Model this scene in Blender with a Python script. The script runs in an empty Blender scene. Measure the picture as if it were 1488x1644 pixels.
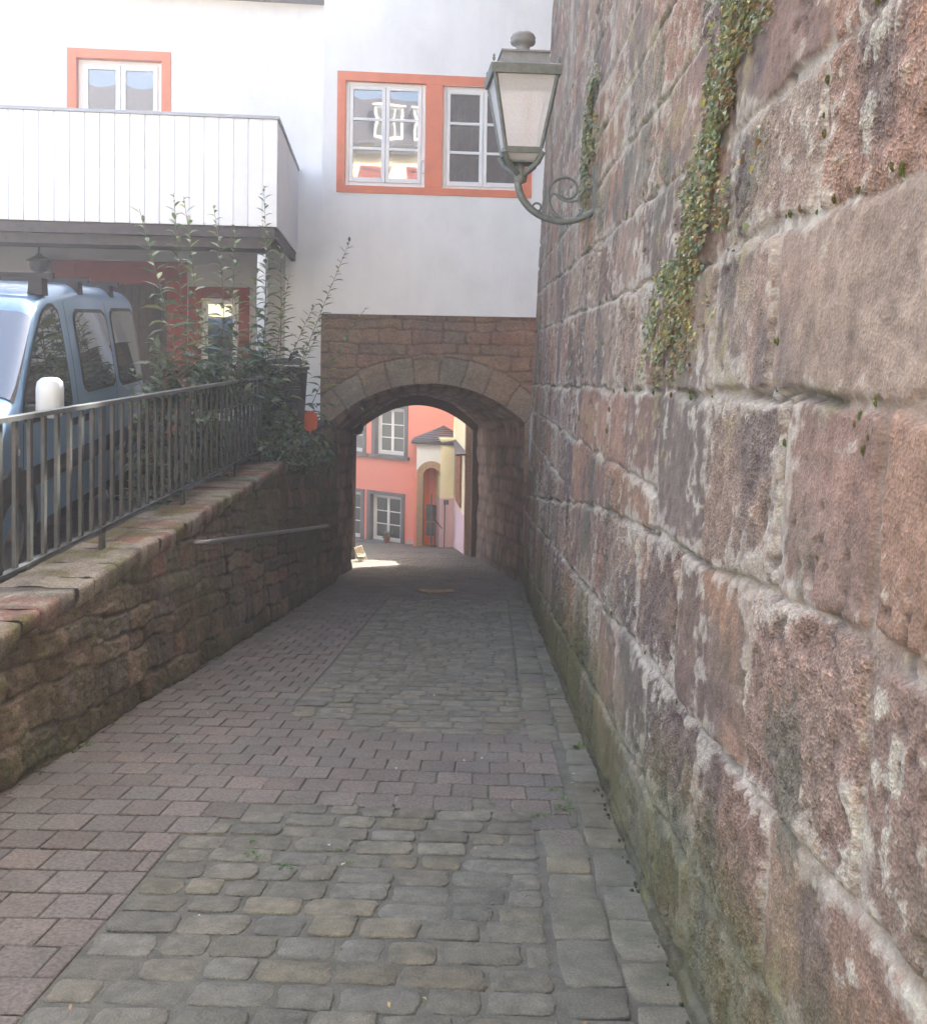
import bpy, math, random
import numpy as np
from mathutils import Vector, Matrix
sc = bpy.context.scene
col = sc.collection
R = random.Random(11)
SL = 0.16                                   # the lane falls 16 cm per metre


def gz(y):
    return -SL * y


# ------------------------------------------------------------------ materials
def new_mat(name):
    m = bpy.data.materials.new(name)
    m.use_nodes = True
    nt = m.node_tree
    return m, nt, nt.nodes['Principled BSDF']


def N(nt, t, **kw):
    n = nt.nodes.new(t)
    for k, v in kw.items():
        if k in n.inputs.keys():
            n.inputs[k].default_value = v
        else:
            setattr(n, k, v)
    return n


def ramp(nt, stops):
    r = nt.nodes.new('ShaderNodeValToRGB')
    e = r.color_ramp.elements
    while len(e) < len(stops):
        e.new(0.5)
    for i, (p, c) in enumerate(stops):
        e[i].position = p
        e[i].color = (c[0], c[1], c[2], 1) if not isinstance(c, float) else (c, c, c, 1)
    return r


def mat(name, rgb, rough=0.7, metal=0.0, var=0.15, scale=6.0, bump=0.0, bscale=60.0, spec=0.5, coat=0.0, attr=None,
        stain=None, stain_scale=1.2, fine=0.0):
    """plain painted / cast material: base colour broken up by noise, optional vertex attribute and bump"""
    m, nt, b = new_mat(name)
    L = nt.links.new
    tc = N(nt, 'ShaderNodeTexCoord')
    n1 = N(nt, 'ShaderNodeTexNoise', Scale=scale, Detail=6.0, Roughness=0.65)
    L(tc.outputs['Object'], n1.inputs['Vector'])
    lo = tuple(max(0, c * (1 - var)) for c in rgb)
    hi = tuple(min(1, c * (1 + var)) for c in rgb)
    r = ramp(nt, [(0.3, lo), (0.7, hi)])
    L(n1.outputs['Fac'], r.inputs['Fac'])
    out = r.outputs['Color']
    if attr:
        a = N(nt, 'ShaderNodeAttribute', attribute_name=attr)
        mx = N(nt, 'ShaderNodeMix', data_type='RGBA', blend_type='MULTIPLY')
        mx.inputs[0].default_value = 1.0
        L(out, mx.inputs[6]); L(a.outputs['Color'], mx.inputs[7])
        out = mx.outputs[2]
    if fine:
        n3 = N(nt, 'ShaderNodeTexNoise', Scale=scale * 22, Detail=3.0)
        L(tc.outputs['Object'], n3.inputs['Vector'])
        r3 = ramp(nt, [(0.3, 1 - fine), (0.7, 1 + fine * 0.6)])
        L(n3.outputs['Fac'], r3.inputs['Fac'])
        mx = N(nt, 'ShaderNodeMix', data_type='RGBA', blend_type='MULTIPLY')
        mx.inputs[0].default_value = 1.0
        L(out, mx.inputs[6]); L(r3.outputs['Color'], mx.inputs[7])
        out = mx.outputs[2]
    if stain:
        n4 = N(nt, 'ShaderNodeTexNoise', Scale=stain_scale, Detail=8.0, Roughness=0.7)
        L(tc.outputs['Object'], n4.inputs['Vector'])
        r4 = ramp(nt, [(0.52, 0.0), (0.72, stain[3])])
        L(n4.outputs['Fac'], r4.inputs['Fac'])
        mx = N(nt, 'ShaderNodeMix', data_type='RGBA')
        L(r4.outputs['Color'], mx.inputs[0])
        L(out, mx.inputs[6]); mx.inputs[7].default_value = (*stain[:3], 1)
        out = mx.outputs[2]
    L(out, b.inputs['Base Color'])
    b.inputs['Roughness'].default_value = rough
    b.inputs['Metallic'].default_value = metal
    b.inputs['Specular IOR Level'].default_value = spec
    if coat:
        b.inputs['Coat Weight'].default_value = coat
        b.inputs['Coat Roughness'].default_value = 0.05
    if bump:
        n2 = N(nt, 'ShaderNodeTexNoise', Scale=bscale, Detail=5.0, Roughness=0.6)
        L(tc.outputs['Object'], n2.inputs['Vector'])
        bp = N(nt, 'ShaderNodeBump', Strength=bump, Distance=0.02)
        L(n2.outputs['Fac'], bp.inputs['Height'])
        L(bp.outputs['Normal'], b.inputs['Normal'])
    return m


def stone_mat(name, attr='Col', g1=55.0, g2=240.0, amt=0.28, bump=0.5, grain=0.2):
    """stone whose block, mortar, lichen and algae colours sit in a vertex attribute; the grain is procedural"""
    m, nt, b = new_mat(name)
    L = nt.links.new
    tc = N(nt, 'ShaderNodeTexCoord')
    a = N(nt, 'ShaderNodeAttribute', attribute_name=attr)
    n1 = N(nt, 'ShaderNodeTexNoise', Scale=g1, Detail=5.0, Roughness=0.7)
    n2 = N(nt, 'ShaderNodeTexNoise', Scale=g2, Detail=3.0, Roughness=0.6)
    v = N(nt, 'ShaderNodeTexVoronoi', Scale=g1 * 1.3)
    gr = N(nt, 'ShaderNodeTexVoronoi', Scale=g1 * 2.6)
    gr2 = N(nt, 'ShaderNodeTexVoronoi', Scale=g1 * 6.0)
    for n in (n1, n2, v, gr, gr2):
        L(tc.outputs['Object'], n.inputs['Vector'])
    r1 = ramp(nt, [(0.28, 1 - amt * 1.5), (0.5, 1.0), (0.72, 1 + amt * 1.3)])
    L(n1.outputs['Fac'], r1.inputs['Fac'])
    r2 = ramp(nt, [(0.3, 1 - amt), (0.7, 1 + amt)])
    L(n2.outputs['Fac'], r2.inputs['Fac'])
    r3 = ramp(nt, [(0.0, 0.62), (0.22, 1.0)])
    L(v.outputs['Distance'], r3.inputs['Fac'])
    r4 = ramp(nt, [(0.0, 1 - grain * 1.3), (0.5, 1.0), (0.86, 1 + grain * 0.5), (1.0, 1 + grain * 2.0)])
    L(gr.outputs['Color'], r4.inputs['Fac'])
    r5 = ramp(nt, [(0.0, 1 - grain), (1.0, 1 + grain)])
    L(gr2.outputs['Color'], r5.inputs['Fac'])
    out = a.outputs['Color']
    for r in (r1, r2, r3, r4, r5):
        mx = N(nt, 'ShaderNodeMix', data_type='RGBA', blend_type='MULTIPLY')
        L(a.outputs['Alpha'], mx.inputs[0])
        L(out, mx.inputs[6]); L(r.outputs['Color'], mx.inputs[7])
        out = mx.outputs[2]
    L(out, b.inputs['Base Color'])
    b.inputs['Roughness'].default_value = 0.88
    b.inputs['Specular IOR Level'].default_value = 0.3
    ad = N(nt, 'ShaderNodeMath', operation='ADD')
    L(n1.outputs['Fac'], ad.inputs[0]); L(gr.outputs['Distance'], ad.inputs[1])
    bp = N(nt, 'ShaderNodeBump', Strength=bump, Distance=0.012)
    bs = N(nt, 'ShaderNodeMath', operation='MULTIPLY'); bs.inputs[1].default_value = bump
    L(a.outputs['Alpha'], bs.inputs[0]); L(bs.outputs[0], bp.inputs['Strength'])
    L(ad.outputs[0], bp.inputs['Height'])
    L(bp.outputs['Normal'], b.inputs['Normal'])
    return m


def glass_mat(name, tint=(0.02, 0.024, 0.026), ior=2.1, rough=0.02):
    m, nt, b = new_mat(name)
    b.inputs['Base Color'].default_value = (*tint, 1)
    b.inputs['Roughness'].default_value = rough
    b.inputs['IOR'].default_value = ior
    tc = N(nt, 'ShaderNodeTexCoord')
    n = N(nt, 'ShaderNodeTexNoise', Scale=1.4, Detail=1.0)
    nt.links.new(tc.outputs['Object'], n.inputs['Vector'])
    bp = N(nt, 'ShaderNodeBump', Strength=0.05, Distance=0.03)
    nt.links.new(n.outputs['Fac'], bp.inputs['Height'])
    nt.links.new(bp.outputs['Normal'], b.inputs['Normal'])
    return m


def leaf_mat(name):
    """leaf colour from a face attribute, slightly see-through"""
    m, nt, b = new_mat(name)
    L = nt.links.new
    a = N(nt, 'ShaderNodeAttribute', attribute_name='Col')
    L(a.outputs['Color'], b.inputs['Base Color'])
    b.inputs['Roughness'].default_value = 0.45
    tr = N(nt, 'ShaderNodeBsdfTranslucent')
    L(a.outputs['Color'], tr.inputs['Color'])
    mx = N(nt, 'ShaderNodeMixShader')
    mx.inputs[0].default_value = 0.3
    L(b.outputs[0], mx.inputs[1]); L(tr.outputs[0], mx.inputs[2])
    L(mx.outputs[0], nt.nodes['Material Output'].inputs['Surface'])
    return m


def render_plaster(name, rgb, bump=0.35, stain=None, rough=0.85):
    return mat(name, rgb, rough=rough, var=0.04, scale=1.3, bump=bump, bscale=95.0, spec=0.25, stain=stain, stain_scale=0.9)


M = {}
M['white'] = render_plaster('white_render', (0.80, 0.80, 0.79), stain=(0.62, 0.62, 0.60, 0.35))
def streaks(m, amt=0.10):
    """faint rain streaks and grime on a rendered wall"""
    nt = m.node_tree; b = nt.nodes['Principled BSDF']; L = nt.links.new
    src = b.inputs['Base Color'].links[0].from_socket
    tc = N(nt, 'ShaderNodeTexCoord'); mp = N(nt, 'ShaderNodeMapping'); mp.inputs['Scale'].default_value = (2.2, 2.2, 0.45)
    n = N(nt, 'ShaderNodeTexNoise', Scale=1.6, Detail=7.0, Roughness=0.65)
    L(tc.outputs['Object'], mp.inputs['Vector']); L(mp.outputs['Vector'], n.inputs['Vector'])
    r = ramp(nt, [(0.42, 1.0), (0.72, 1 - amt)])
    L(n.outputs['Fac'], r.inputs['Fac'])
    mx = N(nt, 'ShaderNodeMix', data_type='RGBA', blend_type='MULTIPLY'); mx.inputs[0].default_value = 1.0
    L(src, mx.inputs[6]); L(r.outputs['Color'], mx.inputs[7]); L(mx.outputs[2], b.inputs['Base Color'])


streaks(M['white'], 0.05)
M['beige'] = render_plaster('beige_shade_render', (0.50, 0.475, 0.45))
M['orange'] = render_plaster('salmon_render', (0.80, 0.27, 0.195), stain=(0.76, 0.31, 0.24, 0.5))
M['orange2'] = render_plaster('orange_render', (0.72, 0.16, 0.05))
M['yellow'] = render_plaster('yellow_render', (0.90, 0.81, 0.54), stain=(0.84, 0.76, 0.54, 0.4))
M['pink'] = render_plaster('pink_render', (0.76, 0.55, 0.56), stain=(0.68, 0.52, 0.52, 0.5))
M['terracotta'] = mat('terracotta_paint', (0.68, 0.20, 0.10), rough=0.75, var=0.08, scale=4, bump=0.2, bscale=70, stain=(0.55, 0.19, 0.11, 0.5))
M['red'] = mat('dark_red_paint', (0.27, 0.055, 0.042), rough=0.7, var=0.12, scale=4, bump=0.2)
M['greytrim'] = mat('grey_trim_paint', (0.115, 0.11, 0.12), rough=0.7, var=0.1, scale=5, bump=0.15)
M['frame'] = mat('white_window_frame', (0.78, 0.78, 0.76), rough=0.4, var=0.03, scale=8)
M['board'] = mat('white_board_paint', (0.76, 0.77, 0.78), rough=0.5, var=0.05, scale=3, bump=0.06, bscale=40, attr='Col', stain=(0.6, 0.61, 0.6, 0.3))
M['lead'] = mat('zinc_capping', (0.30, 0.33, 0.38), rough=0.5, metal=0.3, var=0.1)
M['darkwood'] = mat('dark_stained_timber', (0.055, 0.046, 0.044), rough=0.7, var=0.35, scale=9, bump=0.25, bscale=30)
M['doorwood'] = mat('brown_door_timber', (0.072, 0.056, 0.052), rough=0.65, var=0.3, scale=10, bump=0.2, bscale=30, attr='Col')
M['shutter'] = mat('shutter_timber', (0.34, 0.15, 0.075), rough=0.65, var=0.2, scale=8, bump=0.2)
M['slate'] = mat('slate', (0.075, 0.075, 0.085), rough=0.6, var=0.35, scale=7, bump=0.4, bscale=25, attr='Col')
M['iron'] = mat('weathered_iron_paint', (0.060, 0.064, 0.060), rough=0.6, metal=0.2, var=0.3, scale=14, bump=0.12, bscale=120,
                stain=(0.15, 0.085, 0.05, 0.6), stain_scale=9.0)
M['railtop'] = mat('worn_handrail_paint', (0.13, 0.14, 0.135), rough=0.42, metal=0.35, var=0.25, scale=10, bump=0.08, bscale=90)
M['lampiron'] = mat('lamp_iron', (0.125, 0.14, 0.125), rough=0.55, metal=0.2, var=0.3, scale=20, bump=0.1, bscale=120)
M['lampcap'] = mat('lamp_cap_paint', (0.20, 0.20, 0.19), rough=0.6, metal=0.1, var=0.25, scale=12, bump=0.1)
M['glass'] = glass_mat('window_glass', (0.085, 0.08, 0.078), ior=2.6)
M['glassroom'] = glass_mat('house_glass', (0.05, 0.062, 0.06), ior=1.8)
M['carglass'] = glass_mat('car_glass', (0.016, 0.019, 0.02), ior=2.7)
M['black'] = mat('black_plastic', (0.022, 0.022, 0.024), rough=0.6, var=0.2, scale=12, spec=0.25)
M['rubber'] = mat('rubber', (0.018, 0.018, 0.018), rough=0.85, var=0.2)
M['chrome'] = mat('bright_metal', (0.6, 0.6, 0.6), rough=0.25, metal=1.0, var=0.05)
M['clearlamp'] = mat('clear_lamp_plastic', (0.62, 0.64, 0.66), rough=0.15, var=0.05)
M['redlamp'] = mat('red_lamp_plastic', (0.4, 0.02, 0.02), rough=0.2, var=0.05)
M['car'] = mat('metallic_blue_car_paint', (0.125, 0.235, 0.375), rough=0.34, metal=0.45, var=0.04, scale=2, coat=0.8)
M['mirrorcap'] = mat('sky_sheen_mirror_cap', (0.50, 0.54, 0.58), rough=0.4, var=0.04, coat=0.3)  # paler than the body: sky reflection is put into the base colour
M['bin'] = mat('bin_plastic', (0.035, 0.034, 0.038), rough=0.55, var=0.2, scale=6)
M['tag'] = mat('orange_plastic', (0.62, 0.13, 0.05), rough=0.5, var=0.08)
M['bark'] = mat('stem_bark', (0.17, 0.13, 0.075), rough=0.8, var=0.25, scale=20)
M['leaf'] = leaf_mat('leaf')
M['sign'] = mat('sign_back_metal', (0.10, 0.105, 0.11), rough=0.5, metal=0.4, var=0.1)
M['steel'] = mat('galvanised_steel', (0.20, 0.195, 0.19), rough=0.45, metal=0.7, var=0.15, scale=12)
M['pot'] = mat('clay_pot', (0.42, 0.13, 0.07), rough=0.8, var=0.1)
M['soil'] = mat('soil', (0.05, 0.04, 0.03), rough=0.95, var=0.3)
M['asphalt'] = mat('parking_gravel', (0.11, 0.105, 0.10), rough=0.95, var=0.35, scale=14, bump=0.8, bscale=90)
M['dirt'] = mat('terrain_ground', (0.10, 0.095, 0.08), rough=0.95, var=0.4, scale=2, bump=0.5)
M['jointsand'] = mat('joint_sand', (0.118, 0.114, 0.090), rough=0.95, var=0.35, scale=9, bump=0.6, bscale=110, fine=0.3,
                     stain=(0.07, 0.078, 0.045, 0.6), stain_scale=2.5)
M['paver'] = mat('red_grey_paver', (0.146, 0.127, 0.107), rough=0.9, var=0.16, scale=3, bump=0.5, bscale=160, attr='Col', fine=0.4,
                 stain=(0.096, 0.092, 0.078, 0.5), stain_scale=1.6)
M['cobble'] = mat('worn_cobble', (0.160, 0.156, 0.126), rough=0.88, var=0.32, scale=13, bump=0.9, bscale=85, attr='Col', fine=0.35,
                  stain=(0.088, 0.086, 0.066, 0.9), stain_scale=7)
M['gutter'] = mat('gutter_slab', (0.132, 0.127, 0.098), rough=0.9, var=0.3, scale=6, bump=0.5, bscale=80, attr='Col', fine=0.3,
                  stain=(0.072, 0.080, 0.046, 1.0), stain_scale=3.4)
M['stone'] = stone_mat('red_sandstone', g1=48, g2=210, amt=0.26, bump=0.62, grain=0.30)
M['rubble'] = stone_mat('mossy_rubble', amt=0.30)
M['archstone'] = stone_mat('archway_sandstone', g1=30, g2=130, amt=0.2)
M['moss'] = mat('moss', (0.12, 0.115, 0.028), rough=0.95, var=0.5, scale=40, bump=0.9, bscale=200, attr='Col')
M['stick'] = mat('pale_sandstone', (0.30, 0.21, 0.14), rough=0.9, var=0.2)
M['straw'] = mat('pale_wood', (0.42, 0.33, 0.20), rough=0.8, var=0.2)


def lampglass():
    m, nt, b = new_mat('frosted_lamp_glass')
    b.inputs['Base Color'].default_value = (0.90, 0.90, 0.92, 1)
    b.inputs['Roughness'].default_value = 0.35
    b.inputs['Transmission Weight'].default_value = 0.35
    tc = N(nt, 'ShaderNodeTexCoord')
    n = N(nt, 'ShaderNodeTexVoronoi', Scale=60.0)
    nt.links.new(tc.outputs['Object'], n.inputs['Vector'])
    bp = N(nt, 'ShaderNodeBump', Strength=0.3, Distance=0.01)
    nt.links.new(n.outputs['Distance'], bp.inputs['Height'])
    nt.links.new(bp.outputs['Normal'], b.inputs['Normal'])
    tr = nt.nodes.new('ShaderNodeBsdfTransparent'); mx = nt.nodes.new('ShaderNodeMixShader'); mx.inputs[0].default_value = 0.38
    nt.links.new(b.outputs[0], mx.inputs[1]); nt.links.new(tr.outputs[0], mx.inputs[2])
    nt.links.new(mx.outputs[0], nt.nodes['Material Output'].inputs['Surface'])
    return m


M['lampglass'] = lampglass()


# ------------------------------------------------------------------ objects
def tag(o, label=None, cat=None, group=None, kind=None):
    for k, v in (('label', label), ('category', cat), ('group', group), ('kind', kind)):
        if v:
            o[k] = v
    return o


def empty(name, loc=(0, 0, 0)):
    o = bpy.data.objects.new(name, None)
    o.location = loc
    o.empty_display_size = 0.2
    col.objects.link(o)
    return o


def link(name, me, parent=None):
    o = bpy.data.objects.new(name, me)
    col.objects.link(o)
    if parent is not None:
        o.parent = parent
        base = parent.location
        if parent.parent is not None:
            base = base + parent.parent.location
        o.location = -Vector(base)
    return o


class MB:
    """collects shapes in world coordinates, builds ONE mesh"""

    def __init__(s):
        s.v = []; s.f = []; s.m = []; s.c = []; s.tint = (1, 1, 1); s.mi = 0; s.sm = []

    def add(s, vs, fs, smooth=False):
        b = len(s.v)
        s.v += [tuple(map(float, p)) for p in vs]
        for f in fs:
            s.f.append([b + i for i in f]); s.m.append(s.mi); s.c.append(s.tint); s.sm.append(smooth)

    def hexa(s, p):
        """8 points: bottom 4 (ccw), top 4"""
        s.add(p, [(3, 2, 1, 0), (4, 5, 6, 7), (0, 1, 5, 4), (1, 2, 6, 5), (2, 3, 7, 6), (3, 0, 4, 7)])

    def box(s, x0, x1, y0, y1, z0, z1):
        s.hexa([(x0, y0, z0), (x1, y0, z0), (x1, y1, z0), (x0, y1, z0), (x0, y0, z1), (x1, y0, z1), (x1, y1, z1), (x0, y1, z1)])

    def fbox(s, F, u0, u1, z0, z1, d0, d1):
        """box in a facade frame F(u, z, d); d grows away from the viewer"""
        s.hexa([F(u0, z0, d0), F(u1, z0, d0), F(u1, z0, d1), F(u0, z0, d1), F(u0, z1, d0), F(u1, z1, d0), F(u1, z1, d1), F(u0, z1, d1)])

    def bevbox(s, F, u0, u1, z0, z1, d0, d1, b):
        """box with chamfered front edges"""
        p = []
        for d, k in ((d0, b), (d0 + b, 0), (d1, 0)):
            p += [F(u0 + k, z0 + k, d), F(u1 - k, z0 + k, d), F(u1 - k, z1 - k, d), F(u0 + k, z1 - k, d)]
        fs = [(0, 1, 2, 3)]
        for a in (0, 4):
            for i in range(4):
                j = (i + 1) % 4
                fs.append((a + j, a + i, a + 4 + i, a + 4 + j))
        fs.append((11, 10, 9, 8))
        s.add(p, fs)

    def prism(s, pts, z0, z1):
        n = len(pts)
        vs = [(x, y, z0 if not callable(z0) else z0(x, y)) for x, y in pts] + [(x, y, z1 if not callable(z1) else z1(x, y)) for x, y in pts]
        s.add(vs, [tuple(range(n - 1, -1, -1)), tuple(range(n, 2 * n))] + [(i, (i + 1) % n, n + (i + 1) % n, n + i) for i in range(n)])

    def tube(s, pts, r, n=8, caps=True):
        pts = [Vector(p) for p in pts]
        rr = r if isinstance(r, (list, tuple)) else [r] * len(pts)
        rings = []
        up = None
        for i, p in enumerate(pts):
            t = (pts[min(i + 1, len(pts) - 1)] - pts[max(i - 1, 0)]).normalized()
            if up is None:
                up = Vector((0, 0, 1)) if abs(t.z) < 0.9 else Vector((1, 0, 0))
            a = t.cross(up).normalized()
            up = a.cross(t).normalized()
            rings.append([p + (a * math.cos(2 * math.pi * k / n) + up * math.sin(2 * math.pi * k / n)) * rr[i] for k in range(n)])
        vs = [q for ring in rings for q in ring]
        fs = [(i * n + k, i * n + (k + 1) % n, (i + 1) * n + (k + 1) % n, (i + 1) * n + k) for i in range(len(pts) - 1) for k in range(n)]
        s.add(vs, fs, True)
        if caps:
            s.add(rings[0], [tuple(range(n - 1, -1, -1))]); s.add(rings[-1], [tuple(range(n))])

    def lathe(s, c, prof, n=20, smooth=True):
        vs = [(c[0] + r * math.cos(2 * math.pi * k / n), c[1] + r * math.sin(2 * math.pi * k / n), c[2] + z) for r, z in prof for k in range(n)]
        fs = [(i * n + k, i * n + (k + 1) % n, (i + 1) * n + (k + 1) % n, (i + 1) * n + k) for i in range(len(prof) - 1) for k in range(n)]
        s.add(vs, fs, smooth)

    def build(s, name, mats, parent=None):
        me = bpy.data.meshes.new(name)
        me.from_pydata(s.v, [], s.f)
        for m in (mats if isinstance(mats, (list, tuple)) else [mats]):
            me.materials.append(m)
        me.polygons.foreach_set('material_index', s.m)
        me.polygons.foreach_set('use_smooth', s.sm)
        a = me.attributes.new('Col', 'FLOAT_COLOR', 'FACE')
        a.data.foreach_set('color', np.array([(*c, 1.0) for c in s.c], dtype=np.float32).ravel())
        me.update()
        return link(name, me, parent)


def grid(name, P, material, colour=None, parent=None, flip=False, smooth=True):
    """P: (rows, cols, 3) numpy array of points -> one smooth mesh with a 'Col' point attribute"""
    nr, nc = P.shape[:2]
    me = bpy.data.meshes.new(name)
    nf = (nr - 1) * (nc - 1)
    idx = np.arange(nr * nc).reshape(nr, nc)
    q = np.stack([idx[:-1, :-1], idx[:-1, 1:], idx[1:, 1:], idx[1:, :-1]], -1)
    if flip:
        q = q[..., ::-1]
    me.vertices.add(nr * nc); me.loops.add(nf * 4); me.polygons.add(nf)
    me.vertices.foreach_set('co', P.astype(np.float32).ravel())
    me.loops.foreach_set('vertex_index', q.astype(np.int32).ravel())
    me.polygons.foreach_set('loop_start', np.arange(0, nf * 4, 4, dtype=np.int32))
    me.polygons.foreach_set('use_smooth', np.full(nf, smooth))
    me.materials.append(material)
    if colour is not None:
        a = me.attributes.new('Col', 'FLOAT_COLOR', 'POINT')
        cc = np.clip(colour, 0, 1)
        if cc.shape[-1] == 3:
            cc = np.concatenate([cc, np.ones((nr, nc, 1))], -1)
        a.data.foreach_set('color', cc.astype(np.float32).ravel())
    me.update(); me.validate()
    return link(name, me, parent)


# ------------------------------------------------------------------ numpy noise and masonry
_rs = np.random.RandomState(5)
_perm = np.concatenate([_rs.permutation(256)] * 2)
_val = _rs.rand(256)


def vnoise(x, y, seed=0):
    x = x + seed * 17.31; y = y + seed * 9.17
    xi = np.floor(x).astype(int); yi = np.floor(y).astype(int)
    fx = x - xi; fy = y - yi
    fx = fx * fx * fx * (fx * (fx * 6 - 15) + 10); fy = fy * fy * fy * (fy * (fy * 6 - 15) + 10)
    h = lambda a, b: _val[_perm[(_perm[a & 255] + b) & 255]]
    return (h(xi, yi) * (1 - fx) + h(xi + 1, yi) * fx) * (1 - fy) + (h(xi, yi + 1) * (1 - fx) + h(xi + 1, yi + 1) * fx) * fy


def fbm(x, y, o=4, seed=0, g=0.5):
    s = 0; a = 1; t = 0
    for i in range(o):
        s = s + a * vnoise(x, y, seed + i * 3); t += a; a *= g
        x = x * 2.03; y = y * 2.03
    return s / t


def sst(a, b, x):
    t = np.clip((x - a) / (b - a), 0, 1)
    return t * t * (3 - 2 * t)


def lerp(a, b, t):
    return a + (b - a) * t


def mixc(c, rgb, m):
    return c + (np.array(rgb) - c) * m[..., None]


def joints(S, T, lines, cuts, wob=0.03, seed=0, wscale=2.6):
    """coursed masonry. S, T: coordinates along / up; lines: list of f(S) giving the bed joints in order;
    cuts[k]: sorted vertical-joint positions of course k. Returns distance to joint, block id, courses, offsets inside block"""
    s = S + wob * 2 * (fbm(S * wscale, T * wscale, 3, seed + 1) - 0.5)
    t = T + wob * 2 * (fbm(S * wscale, T * wscale, 3, seed + 2) - 0.5)
    B = np.stack([f(S) for f in lines])
    B = np.maximum.accumulate(B, axis=0)
    k = np.clip((t[None] >= B).sum(0) - 1, 0, len(lines) - 2)
    lo = np.take_along_axis(B, k[None], 0)[0]; hi = np.take_along_axis(B, k[None] + 1, 0)[0]
    dh = np.minimum(t - lo, hi - t)
    dv = np.full(S.shape, 9.0); bid = np.zeros(S.shape)
    for c in range(len(lines) - 1):
        m = k == c
        if not m.any():
            continue
        cu = np.array(cuts[c]); sv = s[m]
        j = np.searchsorted(cu, sv)
        a = cu[np.clip(j - 1, 0, len(cu) - 1)]; b = cu[np.clip(j, 0, len(cu) - 1)]
        dv[m] = np.minimum(np.abs(sv - a), np.abs(b - sv))
        bid[m] = c * 131 + j * 7
    r = _val[(bid.astype(int) * 37 + 11) & 255]
    r2 = _val[(bid.astype(int) * 91 + 53) & 255]
    # rounded block corners
    d = np.minimum(dh, dv)
    rr = 0.05
    cx = np.clip(rr - dh, 0, None); cy = np.clip(rr - dv, 0, None)
    d = np.where((cx > 0) & (cy > 0), rr - np.sqrt(cx * cx + cy * cy), d)
    return d, bid, r, r2, k, dh, dv


def cutlist(a, b, lo, hi, rnd, fixed=()):
    out = list(fixed)
    x = (max(fixed) if fixed else a) + rnd.uniform(lo, hi) * (1 if fixed else rnd.random())
    while x < b:
        out.append(x); x += rnd.uniform(lo, hi)
    if fixed:
        x = min(fixed) - rnd.uniform(lo, hi)
        while x > a:
            out.append(x); x -= rnd.uniform(lo, hi)
    return sorted(out + [a - 5, b + 5])
# ================================================================== SETTING
def sheet(name, xs, ys, zf, material, kind='structure'):
    X, Y = np.meshgrid(np.array(xs, float), np.array(ys, float))
    Z = np.vectorize(zf)(X, Y).astype(float)
    o = grid(name, np.stack([X, Y, Z], -1), material, flip=False, smooth=False)
    o['kind'] = kind
    return o


# far terrain under everything, dropping with the lane and levelling out
sheet('terrain', np.linspace(-220, 220, 30), np.concatenate([np.linspace(-200, -12, 12), np.linspace(-6, 34, 9), np.linspace(50, 400, 10)]),
      lambda x, y: -SL * min(max(y, -16), 30) - 0.55, M['dirt'])
# parking yard behind the railing
mb = MB(); mb.prism([(-16, 0.5), (-2.62, 0.5), (-2.62, 16.2), (-16, 15.2)], -3.2, -0.16)
tag(mb.build('parking_yard', M['asphalt']), kind='structure')

# --- lane bed (joint filling), pavers, cobbled strip, gutter
rows = np.linspace(-13, 27.6, 480); cols = np.linspace(-9, 4.0, 120)
X, Y = np.meshgrid(cols, rows)
inc = (X > -1.4) & (X < 0.5) & (((Y > 0) & (Y < 4.3)) | ((Y > 6.3) & (Y < 13.5)))
Zb = -SL * Y + 0.006 * np.sin(X * 2.1 + Y * 0.9) + 0.004 * np.sin(Y * 2.7 - X) - 0.0095 + 0.0030 * (fbm(X * 1.3, Y * 1.3, 3, 40) - 0.5) + 0.0005 * inc
lane = grid('lane_bed', np.stack([X, Y, Zb], -1), M['jointsand'])
lane['kind'] = 'structure'


def lane_z(x, y):
    return -SL * y + 0.006 * math.sin(x * 2.1 + y * 0.9) + 0.004 * math.sin(y * 2.7 - x)


def in_cobble(x, y):
    if not (-1.34 < x < 0.30 + 0.012 * max(0, y - 3)):
        return False
    if 0.2 < y < 4.62:
        e = (x + 1.34)
        return y < 4.62 - max(0, 0.55 - e) * 0.75
    if 5.98 < y < 13.3:
        e = (x + 1.34)
        return y > 5.98 + max(0, 0.5 - e) * 0.8
    return False


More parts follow.
